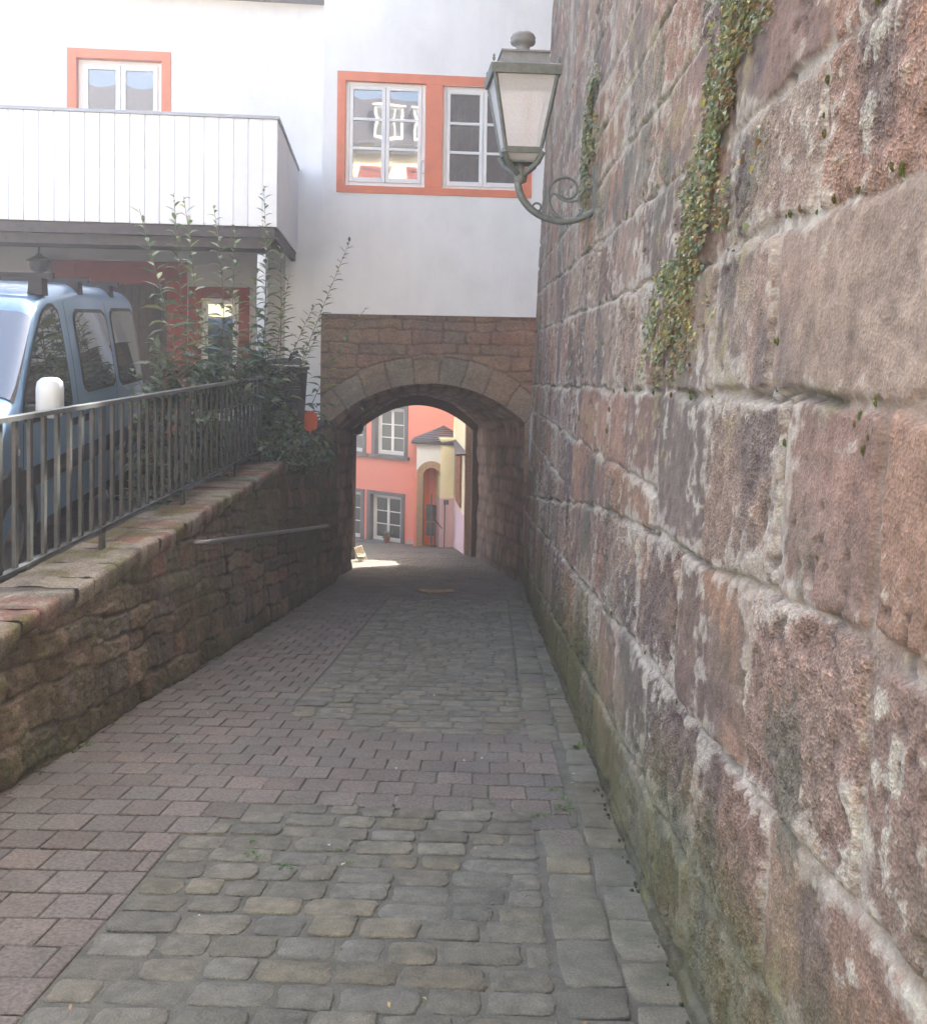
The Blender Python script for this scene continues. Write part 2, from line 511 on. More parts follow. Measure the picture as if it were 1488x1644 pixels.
rp = random.Random(3)
mb = MB(); pl, pw, g = 0.197, 0.207, 0.0045
ny = int(33 / pw)
for j in range(ny):
    y0 = -5.6 + j * pw
    off = (j % 2) * pl / 2 + rp.uniform(-0.012, 0.012)
    right = 0.46
    right = right if y0 < 15.4 else 0.66 - 0.137 * (y0 - 15.5)
    x = -2.50 + off - pl
    cobrow = 0.2 < y0 < 4.05 or 6.45 < y0 < 13.1
    if cobrow:
        right = -1.342
    while x < right:
        xa, xb = max(x, -2.5), min(x + pl, right)
        x += pl
        if xb - xa < 0.03:
            continue
        cx, cy = (xa + xb) / 2, y0 + pw / 2
        if not cobrow and in_cobble(cx, cy):
            continue
        t = rp.uniform(0.84, 1.14)
        w = rp.uniform(-0.05, 0.07)
        mb.tint = (t * (1 + w), t, t * (1 - w * 0.4))
        tilt = rp.uniform(-0.0022, 0.0022); tz = rp.uniform(-0.0022, 0.0022)
        ga = g * rp.uniform(0.6, 1.5)
        v = []
        for inset, dz in ((0.0, -0.022), (0.0, -0.004), (0.005, 0.0)):
            for px, py, sx, sy in ((xa + ga, y0 + ga, 1, 1), (xb - ga, y0 + ga, -1, 1), (xb - ga, y0 + pw - ga, -1, -1), (xa + ga, y0 + pw - ga, 1, -1)):
                qx, qy = px + sx * inset, py + sy * inset
                v.append((qx, qy, lane_z(cx, cy) - SL * (qy - cy) + dz + tz + tilt * (qx - cx) / pl * 2))
        fs = [(8, 9, 10, 11)]
        for a in (0, 4):
            for i in range(4):
                k = (i + 1) % 4
                fs.append((a + i, a + k, a + 4 + k, a + 4 + i))
        mb.add(v, fs)
tag(mb.build('lane_paving', M['paver']), kind='structure')


def cobble(mb, cx, cy, w, l, rnd, hgt=0.012, n=20, sq=4.0):
    """one worn stone: a domed, slightly irregular rounded block"""
    t = rnd.uniform(0.82, 1.20)
    warm = rnd.choice((0, 0.02, 0.03, 0.05, 0.10, 0.0))
    mb.tint = (t * (1 + warm), t * (1 + warm * 0.3), t * (1 - warm))
    ph = rnd.uniform(0, 6.28); a1 = rnd.uniform(0.01, 0.05); a2 = rnd.uniform(0.01, 0.045)
    tilt = rnd.uniform(-0.02, 0.02); tz = rnd.uniform(-0.006, 0.001); skew = rnd.uniform(-0.08, 0.08)
    rings = ((1.0, -0.028), (0.995, -0.008), (0.975, -0.003), (0.93, 0.0), (0.5, hgt * 0.85))
    vs = []
    for sc_, dz in rings:
        for k in range(n):
            th = 2 * math.pi * (k + 0.5) / n
            c, s = math.cos(th), math.sin(th)
            rr = (abs(c) ** sq + abs(s) ** sq) ** (-1 / sq)
            rr *= 1 + a1 * math.sin(2 * th + ph) + a2 * math.sin(5 * th + ph * 2)
            x = c * rr * w / 2 * sc_; y = s * rr * l / 2 * sc_
            x += skew * y
            px, py = cx + x, cy + y
            vs.append((px, py, lane_z(cx, cy) - SL * (py - cy) + dz + tz + tilt * x))
    vs.append((cx, cy, lane_z(cx, cy) + hgt + tz))
    fs = []
    for r in range(len(rings) - 1):
        for k in range(n):
            a, b = r * n + k, r * n + (k + 1) % n
            fs.append((a, b, b + n, a + n))
    top = len(vs) - 1; b0 = (len(rings) - 1) * n
    fs += [(b0 + k, b0 + (k + 1) % n, top) for k in range(n)]
    mb.add(vs, fs, True)


rc = random.Random(21)
mb = MB()
for ya, yb in ((0.25, 4.60), (6.0, 13.25)):
    y = ya
    while y < yb:
        row = rc.uniform(0.138, 0.168)
        yc = y + row / 2
        xr = 0.26 + 0.012 * max(0, y - 3)
        # big border stones on the left edge
        edge = -1.335
        lo = ya > 3 and yc < 5.98 + 0.4 or ya < 3 and yc > 4.2
        if lo:
            if ya < 3:
                edge = -1.335 + max(0, (yc - 4.2)) * 1.25
            else:
                edge = -1.335 + max(0, 6.38 - yc) * 1.2
        x = edge
        first = True
        while x < xr - 0.06:
            w = rc.uniform(0.15, 0.29) if not first else rc.uniform(0.17, 0.26)
            if x + w > xr:
                w = xr - x
            if xr - (x + w) < 0.09:
                w = xr - x
            gp = rc.uniform(0.006, 0.028)
            if w > 0.09:
                cobble(mb, x + w / 2, yc + rc.uniform(-0.012, 0.012), w - gp, row - rc.uniform(0.004, 0.026), rc, hgt=rc.uniform(0.0, 0.003), sq=rc.uniform(5, 12))
            x += w
            first = False
        y += row
tag(mb.build('cobbled_strip', M['cobble']), kind='structure')

# gutter strip of flat worn stones along the big wall
mb = MB(); rg = random.Random(8)
for c0, c1 in ((0.275, 0.485), (0.485, 0.735)):
    y = -3.0 + c0
    while y < 15.4:
        l = rg.uniform(0.16, 0.42)
        sh = 0.010 * max(0, y - 3)
        if not (4.62 < y + l / 2 < 5.95 and c0 < 0.4):
            xa, xb = c0 + sh, c1 + sh * (1 if c1 < 0.6 else 0)
            cobble(mb, (xa + xb) / 2, y + l / 2, (xb - xa) - rg.uniform(0.0, 0.02), l - rg.uniform(0.0, 0.016), rg, hgt=rg.uniform(0, 0.002), sq=rg.uniform(8, 14))
        y += l
tag(mb.build('gutter', M['gutter']), kind='structure')

# ================================================================== RIGHT: tall sandstone wall
BAT = 0.036
XL_ = -2.43


def wall_x(y, z):
    return 0.66 + BAT * (z + SL * y)


def build_big_wall():
    ys = [0.25]
    while ys[-1] < 1.1:
        ys.append(ys[-1] + 0.045)
    while ys[-1] < 15.75:
        ys.append(ys[-1] + min(max(0.0045 * ys[-1], 0.0065), 0.035))
    ts = [-0.06]
    while ts[-1] < 12.6:
        t = ts[-1]
        ts.append(t + (0.0085 if t < 3.3 else 0.0085 + 0.016 * min(1, (t - 3.3) / 2) if t < 6 else 0.06))
    Y, T = np.meshgrid(np.array(ys), np.array(ts))
    Z = T - SL * Y
    rnd = random.Random(77)
    J3 = lambda y: 1.315 + 0.045 * np.clip(y - 1.5, 0, 4) - SL * y
    J2 = lambda y: 1.5 - 0.045 * (y - 1.55)
    J1 = lambda y: 1.905 - 0.012 * (y - 1.6)
    tl = lambda c: (lambda y: c - SL * y)
    W = lambda q: (lambda y: np.where(J2(y) - q - J3(y) > 0.17, J2(y) - q, J3(y)))
    lines = [tl(-1.0), tl(0.06), tl(0.41), lambda y: 0.83 + 0.028 * (y - 1.5) - SL * y, J3,
             W(1.3), W(0.86), W(0.42), J2, J1]
    z = 2.255
    while z < 13:
        lines.append((lambda c: (lambda y: c + 0.008 * (y - 2)))(z))
        z += rnd.uniform(0.33, 0.46)
    fixed = {2: (2.22, 3.1), 1: (2.0, 2.95), 3: (2.21, 3.87), 4: (2.42, 3.33, 4.22), 8: (1.70, 2.24, 3.05, 3.9), 9: (2.38,), 10: (2.13,)}
    cuts = [cutlist(-7, 17, 0.5, 1.05, rnd, fixed.get(k - 0, ())) for k in range(len(lines) - 1)]
    # band index k lies between lines[k] and lines[k+1]
    cuts[3] = cutlist(-7, 17, 0.5, 1.0, rnd, (2.42, 3.33, 4.22)); cuts[2] = cutlist(-7, 17, 0.6, 1.1, rnd, (2.2, 3.87))
    cuts[7] = cutlist(-7, 17, 0.55, 1.0, rnd, (1.70, 2.24, 3.05, 3.9)); cuts[8] = cutlist(-7, 17, 0.6, 1.1, rnd, (1.5, 2.38, 3.02))
    cuts[9] = cutlist(-7, 17, 0.6, 1.1, rnd, (1.42, 2.13, 2.92))
    cuts[4] = cutlist(-7, 17, 0.55, 1.0, rnd, (1.70, 2.24, 3.05, 3.9)); cuts[5] = cuts[4]; cuts[6] = cuts[7]
    d, bid, r, r2, k, dh, dv = joints(Y, Z, lines, cuts, 0.026, 3)
    n_big = fbm(Y * 0.9, T * 0.9, 4, 11)
    n_mid = fbm(Y * 3.2, T * 3.2, 5, 12, 0.6)
    n_fin = fbm(Y * 16, T * 16, 4, 13, 0.65)
    n_gr = fbm(Y * 48, T * 48, 2, 14)
    lich = fbm(Y * 1.9 + 5, T * 1.7, 5, 15, 0.62)
    lich = 0.5 + 1.25 * (lich - 0.5)
    # ---- relief
    mw = 0.003 + 0.021 * sst(0.44, 0.74, fbm(Y * 2.1, T * 2.1, 3, 16))
    mort = 1 - sst(mw * 0.85, mw * 1.25 + 0.003, d + 0.014 * (n_fin - 0.5))
    openj = sst(0.56, 0.66, fbm(Y * 1.7 + 9, T * 1.7, 3, 17))
    crack = (1 - sst(0.002, 0.010, np.abs(d - 0.004 + 0.012 * (n_mid - 0.5)))) * openj
    # ---- natural cracks through a block
    cr_l = np.abs(fbm(Y * 1.3 + 40, T * 2.6, 4, 41) - 0.5)
    ncr = (1 - sst(0.0015, 0.006, cr_l)) * sst(0.55, 0.62, fbm(Y * 0.8, T * 0.8, 2, 42))
    rough = 0.5 + 1.6 * sst(0.35, 0.9, r2)
    h = (r - 0.5) * 0.013 + 0.007 * sst(0, 0.035, d) + (n_mid - 0.5) * 0.022 * rough + (n_fin - 0.5) * 0.015 * rough + (n_gr - 0.5) * 0.005
    hm = (n_fin - 0.5) * 0.010 + (n_gr - 0.5) * 0.005 + (n_mid - 0.5) * 0.016 - 0.009
    h = lerp(h, hm, mort)
    h = h - 0.016 * crack - 0.014 * ncr
    pits = sst(0.66, 0.78, fbm(Y * 22 + 3, T * 22, 3, 19)) * sst(0.5, 0.62, fbm(Y * 1.4, T * 1.4, 3, 20))
    h = h - 0.010 * pits
    P = np.stack([wall_x(Y, Z) - h, Y, Z], -1)
    # ---- colour of the material itself
    pal = np.array([(.232, .140, .098), (.250, .150, .104), (.190, .122, .092), (.245, .178, .130), (.205, .130, .098), (.242, .142, .090), (.222, .155, .114)])
    c = pal[(r * 6.99).astype(int)].copy()
    c *= (0.90 + 0.46 * n_mid + 0.18 * (r2 - 0.5))[..., None]
    c = mixc(c, (.232, .192, .150), 0.5 * sst(0.45, 0.72, n_big))                     # greyed weathered areas
    c = mixc(c, (.285, .165, .118), 0.25 * sst(0.58, 0.75, fbm(Y * 1.6, T * 3, 4, 23)))     # fresher red
    c = mixc(c, (.115, .092, .082), 0.7 * sst(0.54, 0.66, fbm(Y * 2.0 + 3, T * 1.1, 5, 24)))  # dark run-off stains
    c *= (0.58 + 0.84 * n_fin)[..., None]
    near = np.exp(-(d / (0.045 + 0.05 * n_big)) ** 2)
    crust = sst(0.53, 0.575, lich * 0.50 + near * 0.18 + n_fin * 0.32)
    c = mixc(c, (.42, .375, .300), 0.85 * crust * (0.2 + 1.3 * (n_gr - 0.15)).clip(0, 1))      # pale lime and lichen crust
    gran = sst(0.60, 0.64, n_fin) * sst(0.50, 0.60, fbm(Y * 1.9 + 2, T * 1.9 + 8, 3, 26))
    c = mixc(c, (.42, .385, .30), 0.75 * gran)
    och = sst(0.56, 0.66, n_fin * 0.5 + fbm(Y * 5, T * 5, 3, 27) * 0.5) * sst(0.50, 0.66, fbm(Y * 1.1 + 4, T * 1.1, 3, 28))
    c = mixc(c, (.25, .205, .085), 0.6 * och)
    mvis = 0.30 + 0.70 * sst(0.40, 0.58, fbm(Y * 1.5 + 11, T * 1.5 + 2, 4, 44))
    mc = np.array((.40, .350, .285)) * (0.62 + 0.76 * n_fin)[..., None] * (0.8 + 0.4 * n_gr)[..., None]
    c = c + (mc - c) * (0.84 * mort * mvis)[..., None]
    c = mixc(c, (.235, .185, .140), 0.5 * mort * (1 - mvis))
    mossj = sst(0.54, 0.64, fbm(Y * 2.7 + 6, T * 2.7, 4, 29)) * np.exp(-(d / 0.028) ** 2) * openj
    c = mixc(c, (.085, .082, .022), 0.8 * mossj)
    c = mixc(c, (.060, .050, .040), 0.7 * crack)
    c = mixc(c, (.075, .052, .044), 0.75 * ncr)
    c = mixc(c, (.070, .058, .052), 0.6 * pits)
    # damp green foot, ragged upper edge
    g = 1 - sst(0.18, 0.85, T + 0.8 * (n_big - 0.5) + 0.6 * (n_mid - 0.5))
    c = mixc(c, (.088, .090, .036), 0.95 * g * (0.4 + n_mid).clip(0, 1))
    g2 = (1 - sst(0.0, 0.16, T + 0.2 * (n_mid - 0.5)))
    c = mixc(c, (.060, .055, .034), 0.7 * g2)
    g3 = (1 - sst(0.2, 1.5, T + 1.0 * (n_big - 0.5))) * sst(0.52, 0.66, n_mid)
    c = mixc(c, (.150, .140, .062), 0.5 * g3)
    dk = sst(0.52, 0.60, fbm(Y * 3.4 + 1, T * 2.6 + 4, 5, 45, 0.65)) * sst(0.45, 0.6, fbm(Y * 0.9 + 8, T * 0.9, 3, 46))
    c = mixc(c, (.115, .112, .080), 0.62 * dk)
    # whitewash left on the far end beside the arch
    ww = sst(14.7, 15.0, Y + 0.25 * (n_mid - .5)) * sst(2.1, 2.2, T + 0.25 * (n_mid - .5)) * (1 - sst(2.75, 2.95, T + 0.3 * (n_big - .5)))
    c = mixc(c, (.58, .57, .56), 0.9 * ww)
    alpha = np.clip((0.35 + 0.75 * r2) * (1 - 0.30 * mort) * (1 - 0.35 * crust), 0, 1)
    o = grid('wall_face', P, M['stone'], np.concatenate([c, alpha[..., None]], -1), flip=True)
    return o


face = build_big_wall()
bw = empty('sandstone_wall', (1.6, 5, -0.8))
tag(bw, 'tall reddish sandstone block wall with pale mortar and lichen, closing the whole right side', 'wall')
face.parent = bw; face.location = -bw.location
mb = MB()   # the body of the wall behind its face
ya, yb = 0.25, 15.74
for (x0, x1) in ((0.76, 3.4),):
    mb.hexa([(x0, ya, -SL * ya - 0.3), (x1, ya, -SL * ya - 0.3), (x1, yb, -SL * yb - 0.3), (x0, yb, -SL * yb - 0.3),
             (x0 + 0.43, ya, -SL * ya + 12.5), (x1, ya, -SL * ya + 12.5), (x1, yb, -SL * yb + 12.5), (x0 + 0.43, yb, -SL * yb + 12.5)])
mb.build('wall_core', M['stick'], bw)

# moss tufts sitting in the open joints of the big wall
mm = MB(); rm = random.Random(4)


def tuft(mb, y, z, s, rnd):
    x = wall_x(y, z) - 0.005
    k = rnd.random()
    mb.tint = (1.0, 1.0, 0.7) if k < 0.4 else ((1.5, 0.95, 0.9) if k < 0.75 else (0.8, 1.15, 0.9))
    n = 9; vs = []; 
    for i in range(5):
        ph = i / 4 * math.pi / 2
        for j in range(n):
            th = 2 * math.pi * j / n
            q = s * (1 + 0.25 * rnd.uniform(-1, 1))
            vs.append((x - q * 0.7 * math.sin(ph), y + q * 0.8 * math.cos(ph) * math.cos(th), z + q * 1.2 * math.cos(ph) * math.sin(th) - s * 0.2))
    mb.add(vs, [(i * n + j, i * n + (j + 1) % n, (i + 1) * n + (j + 1) % n, (i + 1) * n + j) for i in range(4) for j in range(n)], True)


spots = []
for (px, pz) in ((1.9, 1.905), (2.02, 1.91), (2.12, 1.90), (2.25, 1.92), (2.33, 1.93), (1.75, 1.93), (1.68, 1.92), (2.31, 1.50), (2.24, 1.37), (2.36, 1.62), (1.74, 1.50), (1.735, 1.44), (1.78, 1.46), (1.83, 1.44), (1.80, 1.40), (1.99, 1.24), (1.96, 1.16), (2.27, 1.27), (2.30, 1.22), (2.12, 2.19), (2.10, 2.12), (2.13, 2.07), (1.85, 2.27), (1.77, 2.28),
                 (3.9, 0.9), (3.88, 1.26), (3.0, 1.43), (3.3, 1.42), (3.7, 1.405), (4.1, 1.39), (4.5, 1.37), (4.9, 1.36), (5.3, 1.33), (5.5, 1.2), (5.55, 1.08), (5.0, 1.92), (5.4, 1.9), (5.9, 1.87), (6.3, 1.86), (6.0, 1.6), (6.4, 1.5), (5.2, 2.3), (4.7, 2.34), (4.4, 2.34), (6.9, 1.3), (7.3, 1.0), (7.6, 0.9), (6.2, 1.2), (3.9, 0.3), (3.4, 0.45), (3.25, 0.36), (4.9, 0.16)):
    spots.append((px, pz))
for (px, pz) in spots:
    for q in range(rm.choice((1, 1, 2))):
        tuft(mm, px + rm.uniform(-0.02, 0.02) * (1 + px / 4), pz + rm.uniform(-0.012, 0.012), rm.uniform(0.004, 0.0095) * (0.8 + px / 7), rm)
gm = MB(); rq = random.Random(40)
for i in range(150):
    y = 2.4 + 11.5 * rq.random() ** 1.4
    side = rq.random()
    x = wall_x(y, gz(y)) - 0.012 - abs(rq.gauss(0, 0.016)) if side < 0.42 else (XL_ + 0.03 + abs(rq.gauss(0, 0.02)) if side < 0.94 else rq.uniform(-1.3, 0.5))
    s_ = rq.uniform(0.002, 0.0085)
    gm.tint = rq.choice(((0.50, 0.58, 0.55), (0.42, 0.52, 0.5), (0.62, 0.6, 0.6)))
    n = 7; vs = []
    for a_ in range(3):
        for k_ in range(n):
            t_ = 2 * math.pi * k_ / n; q_ = s_ * (1.25, 0.95, 0.4)[a_] * rq.uniform(0.75, 1.25)
            vs.append((x + q_ * math.cos(t_), y + 1.6 * q_ * math.sin(t_), -SL * (y + 1.6 * q_ * math.sin(t_)) + (-0.006, s_ * 0.25, s_ * 0.45)[a_]))
    gm.add(vs, [(a_ * n + k_, a_ * n + (k_ + 1) % n, (a_ + 1) * n + (k_ + 1) % n, (a_ + 1) * n + k_) for a_ in range(2) for k_ in range(n)] + [tuple(range(2 * n, 3 * n))], True)
tag(gm.build('ground_moss', M['moss']), 'low moss along the wall feet and in the paving joints', 'moss', kind='stuff')
tag(mm.build('wall_moss', M['moss']), 'cushions of green and rusty moss in the joints of the tall sandstone wall', 'moss', kind='stuff')

# ================================================================== LEFT: low retaining wall
XL = -2.43


def build_low_wall():
    ys = [-3.0]
    while ys[-1] < 15.35:
        ys.append(ys[-1] + (0.04 if ys[-1] < 3.5 else min(max(0.0028 * ys[-1], 0.012), 0.03)))
    top = lambda y: 0.07 + 0.03 * np.sin(y * 1.3) - 0.06 * sst(9, 11, y)
    rows = 190
    Y, V = np.meshgrid(np.array(ys), np.linspace(0, 1, rows))
    rise = sst(10.9, 11.6, Y) * 0.34
    TOP = top(Y) - 0.10 + rise + np.clip(-SL * Y - 0.05, 0, 9) * (Y < 0)
    Z = lerp(-SL * Y - 0.06, TOP, V)
    T = Z + SL * Y
    rnd = random.Random(31)
    lines = []; t = -0.3
    while t < 3.6:
        lines.append((lambda c, a: (lambda y: c - (SL - a) * y))(t, 0.0)); t += rnd.uniform(0.14, 0.27)
    cuts = [cutlist(-4, 17, 0.20, 0.60, rnd) for _ in lines]
    d, bid, r, r2, k, dh, dv = joints(Y, Z, lines, cuts, 0.055, 50, 2.6)
    n_big = fbm(Y * 0.8, T * 0.9, 4, 51); n_mid = fbm(Y * 3.5, T * 3.5, 5, 52, 0.6); n_fin = fbm(Y * 15, T * 15, 4, 53, 0.65)
    vis = 0.25 + 0.75 * sst(0.42, 0.56, fbm(Y * 1.6 + 3, T * 1.6, 3, 58))
    jm = (1 - sst(0.004, 0.024, d + 0.02 * (n_fin - 0.5))) * vis
    h = (r - 0.5) * 0.026 + 0.007 * sst(0, 0.03, d) + (n_mid - 0.5) * 0.040 + (n_fin - 0.5) * 0.034 - 0.014 * jm
    P = np.stack([XL + h - 0.03 + 0.05 * (1 - V), Y, Z], -1)
    pal = np.array([(.150, .112, .092), (.180, .135, .106), (.130, .105, .090), (.200, .125, .098), (.150, .132, .110), (.215, .168, .126)])
    c = pal[(r * 5.99).astype(int)].copy()
    c *= (0.65 + 0.7 * n_mid)[..., None] * (0.75 + 0.5 * n_fin)[..., None]
    c = mixc(c, (.20, .185, .155), 0.5 * sst(0.55, 0.68, fbm(Y * 2.2, T * 2.2, 4, 54)))
    c = mixc(c, (.115, .118, .055), 0.8 * sst(0.46, 0.62, n_big * 0.55 + n_fin * 0.45))
    c = mixc(c, (.105, .085, .035), 0.5 * sst(0.55, 0.66, fbm(Y * 4, T * 1.2, 4, 55)))
    c = mixc(c, (.045, .040, .033), 0.8 * jm * (1 - 0.6 * sst(0.5, 0.6, n_big)))
    c = mixc(c, (.135, .125, .095), 0.55 * jm * sst(0.5, 0.6, n_big))
    g = 1 - sst(0.0, 0.3, T + 0.3 * (n_mid - 0.5))
    c = mixc(c, (.055, .060, .028), 0.6 * g)
    return grid('wall_face', P, M['rubble'], c * np.array([1.0, .96, .86]))


f2 = build_low_wall()
lw = empty('retaining_wall', (-2.6, 6, -0.9))
tag(lw, 'low mossy rubble retaining wall with rough coping stones under the railing', 'wall')
f2.parent = lw; f2.location = -lw.location
mb = MB()
mb.tint = (.11, .095, .08)
mb.hexa([(-2.95, -3, -0.6), (-2.475, -3, -0.6), (-2.475, 15.3, -3.4), (-2.95, 15.3, -3.4), (-2.95, -3, 0.045), (-2.475, -3, 0.045), (-2.475, 11.3, 0.045), (-2.95, 11.3, 0.045)])
mb.hexa([(-3.0, 11.2, -0.1), (-2.50, 11.2, -0.1), (-2.50, 15.3, -0.1), (-3.0, 15.3, -0.1), (-3.0, 11.5, 0.24), (-2.50, 11.5, 0.24), (-2.50, 15.3, 0.24), (-3.0, 15.3, 0.24)])
mb.build('wall_core', M['rubble'], lw)


def rough_slab(pts, z0, z1, rnd, seed, n=12, m=9):
    """coping stone as a displaced closed top and front: pts = (y0, y1, xfront, xback)"""
    y0, y1, xf, xb = pts
    U, V = np.meshgrid(np.linspace(0, 1, n), np.linspace(0, 1, 22))
    # profile: down the back edge, over the top, down the front, slightly under
    prof = [(xb, z0), (xb, z1 - 0.01)] + [(lerp(xb, xf, a), z1) for a in np.linspace(0.03, 0.94, 12)] + [(xf - 0.005, z1 - 0.012), (xf, z1 - 0.03), (xf, lerp(z1, z0, 0.5)), (xf - 0.006, lerp(z1, z0, 0.8)), (xf - 0.015, z0), (xf - 0.06, z0 - 0.01), (xf - 0.09, z0 - 0.01), (xf - 0.12, z0 - 0.01)]
    prof = np.array(prof)
    i = np.arange(22)
    Xp = prof[:, 0][:, None] + 0 * U; Zp = prof[:, 1][:, None] + 0 * U
    Yp = lerp(y0, y1, U)
    e = np.minimum(U, 1 - U) * (y1 - y0)
    dz = (fbm(Xp * 6 + seed, Yp * 6, 4, seed) - 0.5) * 0.030 - 0.007 * (1 - sst(0, 0.016, e))
    dx = (fbm(Zp * 8 + seed, Yp * 6, 4, seed + 1) - 0.5) * 0.03 - 0.010 * (1 - sst(0, 0.02, e))
    on = ((i > 1) & (i < 14))[:, None]
    fr = (i >= 13)[:, None]
    Zp = Zp + dz * on; Xp = Xp + dx * fr
    return np.stack([Xp, Yp, Zp], -1)


rk = random.Random(14)
y = -3.0; seed = 100
k = 0
while y < 11.35:
    l = rk.uniform(0.13, 0.26)
    zt = 0.075 + rk.uniform(-0.010, 0.010) + max(0, -SL * y)
    P = rough_slab((y + 0.001, y + l - 0.001, XL + rk.uniform(-0.008, 0.018), -2.93), zt - rk.uniform(0.09, 0.17), zt, rk, seed)
    n1 = fbm(P[..., 0] * 9, P[..., 1] * 9, 4, 61)
    base = np.array(rk.choice([(.20, .15, .115), (.22, .18, .135), (.20, .115, .085), (.25, .21, .16), (.145, .125, .10), (.22, .13, .09)]))
    c = np.ones(P.shape) * base * (0.6 + 0.8 * n1)[..., None]
    c = mixc(c, (.30, .27, .21), 0.6 * sst(0.52, 0.66, fbm(P[..., 0] * 5, P[..., 1] * 5 + 3, 4, 62)))
    c = mixc(c, (.13, .12, .04), 0.7 * sst(0.52, 0.66, fbm(P[..., 0] * 4 + 7, P[..., 1] * 4, 4, 63)))
    grid('coping_stone', P, M['rubble'], c, lw)
    y += l; seed += 1
# ================================================================== railing
XR = -2.70
rl = empty('railing', (XR, 7, 0.09))
tag(rl, 'weathered grey iron railing with thin vertical bars along the retaining wall top', 'railing')
mb = MB(); mb.bevbox(lambda u, z, d: (u, d, z), XR - 0.032, XR + 0.032, 1.094, 1.122, 3.0, 11.2, 0.006)
mb.build('top_rail', M['railtop'], rl)
mb = MB(); mb.box(XR - 0.024, XR + 0.024, 3.0, 11.2, 0.222, 0.238)
mb.build('bottom_rail', M['iron'], rl)
posts = [3.02, 4.76, 6.52, 8.28, 10.04, 11.16]
for p in posts:
    mb = MB(); mb.box(XR - 0.012, XR + 0.012, p - 0.034, p + 0.034, 0.0, 1.092)
    mb.build('post', M['iron'], rl)
y = 3.19
while y < 11.1:
    if min(abs(y - p) for p in posts) > 0.06:
        mb = MB(); mb.box(XR - 0.011, XR + 0.011, y - 0.0175, y + 0.0175, 0.24, 1.092)
        mb.build('bar', M['iron'], rl)
    y += 0.1755

# pipe handrail on the lane side of the wall
hr = empty('handrail', (-2.33, 10.8, -0.7))
tag(hr, 'bare metal pipe handrail fixed to the low wall, falling towards the archway', 'handrail')
A = Vector((-2.32, 7.83, -0.155)); B = Vector((-2.32, 13.85, -1.215))
mb = MB(); mb.tube([A + Vector((-0.13, -0.02, 0.0)), A + Vector((-0.03, -0.02, 0.0)), A + Vector((0, 0.04, -0.005)), A.lerp(B, 0.5), B + Vector((0, -0.03, 0)), B + Vector((-0.03, 0.02, 0)), B + Vector((-0.13, 0.02, 0))], 0.022, 10)
mb.build('pipe', M['steel'], hr)
for t in (0.04, 0.5, 0.96):
    p = A.lerp(B, t)
    mb = MB(); mb.tube([p + Vector((0, 0, -0.02)), p + Vector((0, 0, -0.07)), p + Vector((-0.12, 0, -0.09))], 0.009, 6)
    mb.build('bracket', M['steel'], hr)

# ================================================================== facade frames
NF = math.hypot(1, 0.13)


def frame(d0):
    def F(X, z, d=0.0):
        return (X - 0.13 / NF * d, d0 + 0.13 * X + d / NF, z)
    return F


G = frame(15.5)      # gateway house front
H = frame(16.0)      # neighbouring white house front
BF = frame(12.3)     # balcony front


def holed_wall(mb, F, u0, u1, z0, z1, holes, t=0.0, reveal=0.15, rev_mb=None):
    """facade sheet with real openings; holes: (u0,u1,z0,z1); reveals go into rev_mb"""
    us = sorted({u0, u1, *[h[0] for h in holes], *[h[1] for h in holes]})
    zs = sorted({z0, z1, *[h[2] for h in holes], *[h[3] for h in holes]})
    for i in range(len(us) - 1):
        for j in range(len(zs) - 1):
            cu, cz = (us[i] + us[i + 1]) / 2, (zs[j] + zs[j + 1]) / 2
            if any(h[0] < cu < h[1] and h[2] < cz < h[3] for h in holes):
                continue
            mb.add([F(us[i], zs[j], t), F(us[i + 1], zs[j], t), F(us[i + 1], zs[j + 1], t), F(us[i], zs[j + 1], t)], [(0, 1, 2, 3)])
    r = rev_mb or mb
    for a, b, c, d in holes:
        r.add([F(a, c, t), F(a, c, t + reveal), F(a, d, t + reveal), F(a, d, t)], [(0, 1, 2, 3)])
        r.add([F(b, c, t), F(b, d, t), F(b, d, t + reveal), F(b, c, t + reveal)], [(0, 1, 2, 3)])
        r.add([F(a, d, t), F(a, d, t + reveal), F(b, d, t + reveal), F(b, d, t)], [(0, 1, 2, 3)])
        r.add([F(a, c, t), F(b, c, t), F(b, c, t + reveal), F(a, c, t + reveal)], [(0, 1, 2, 3)])


def pane_mesh(mb, F, u0, u1, z0, z1, d, bulge=0.004, n=10, turn=0.0):
    """slightly bowed insulating-glass pane"""
    vs = []
    for j in range(n + 1):
        for i in range(n + 1):
            a, b = i / n, j / n
            vs.append(F(lerp(u0, u1, a), lerp(z0, z1, b), d - bulge * 16 * a * (1 - a) * b * (1 - b) + turn * (a - 0.5) * (u1 - u0)))
    fs = [(j * (n + 1) + i, j * (n + 1) + i + 1, (j + 1) * (n + 1) + i + 1, (j + 1) * (n + 1) + i) for j in range(n) for i in range(n)]
    mb.add(vs, fs, True)


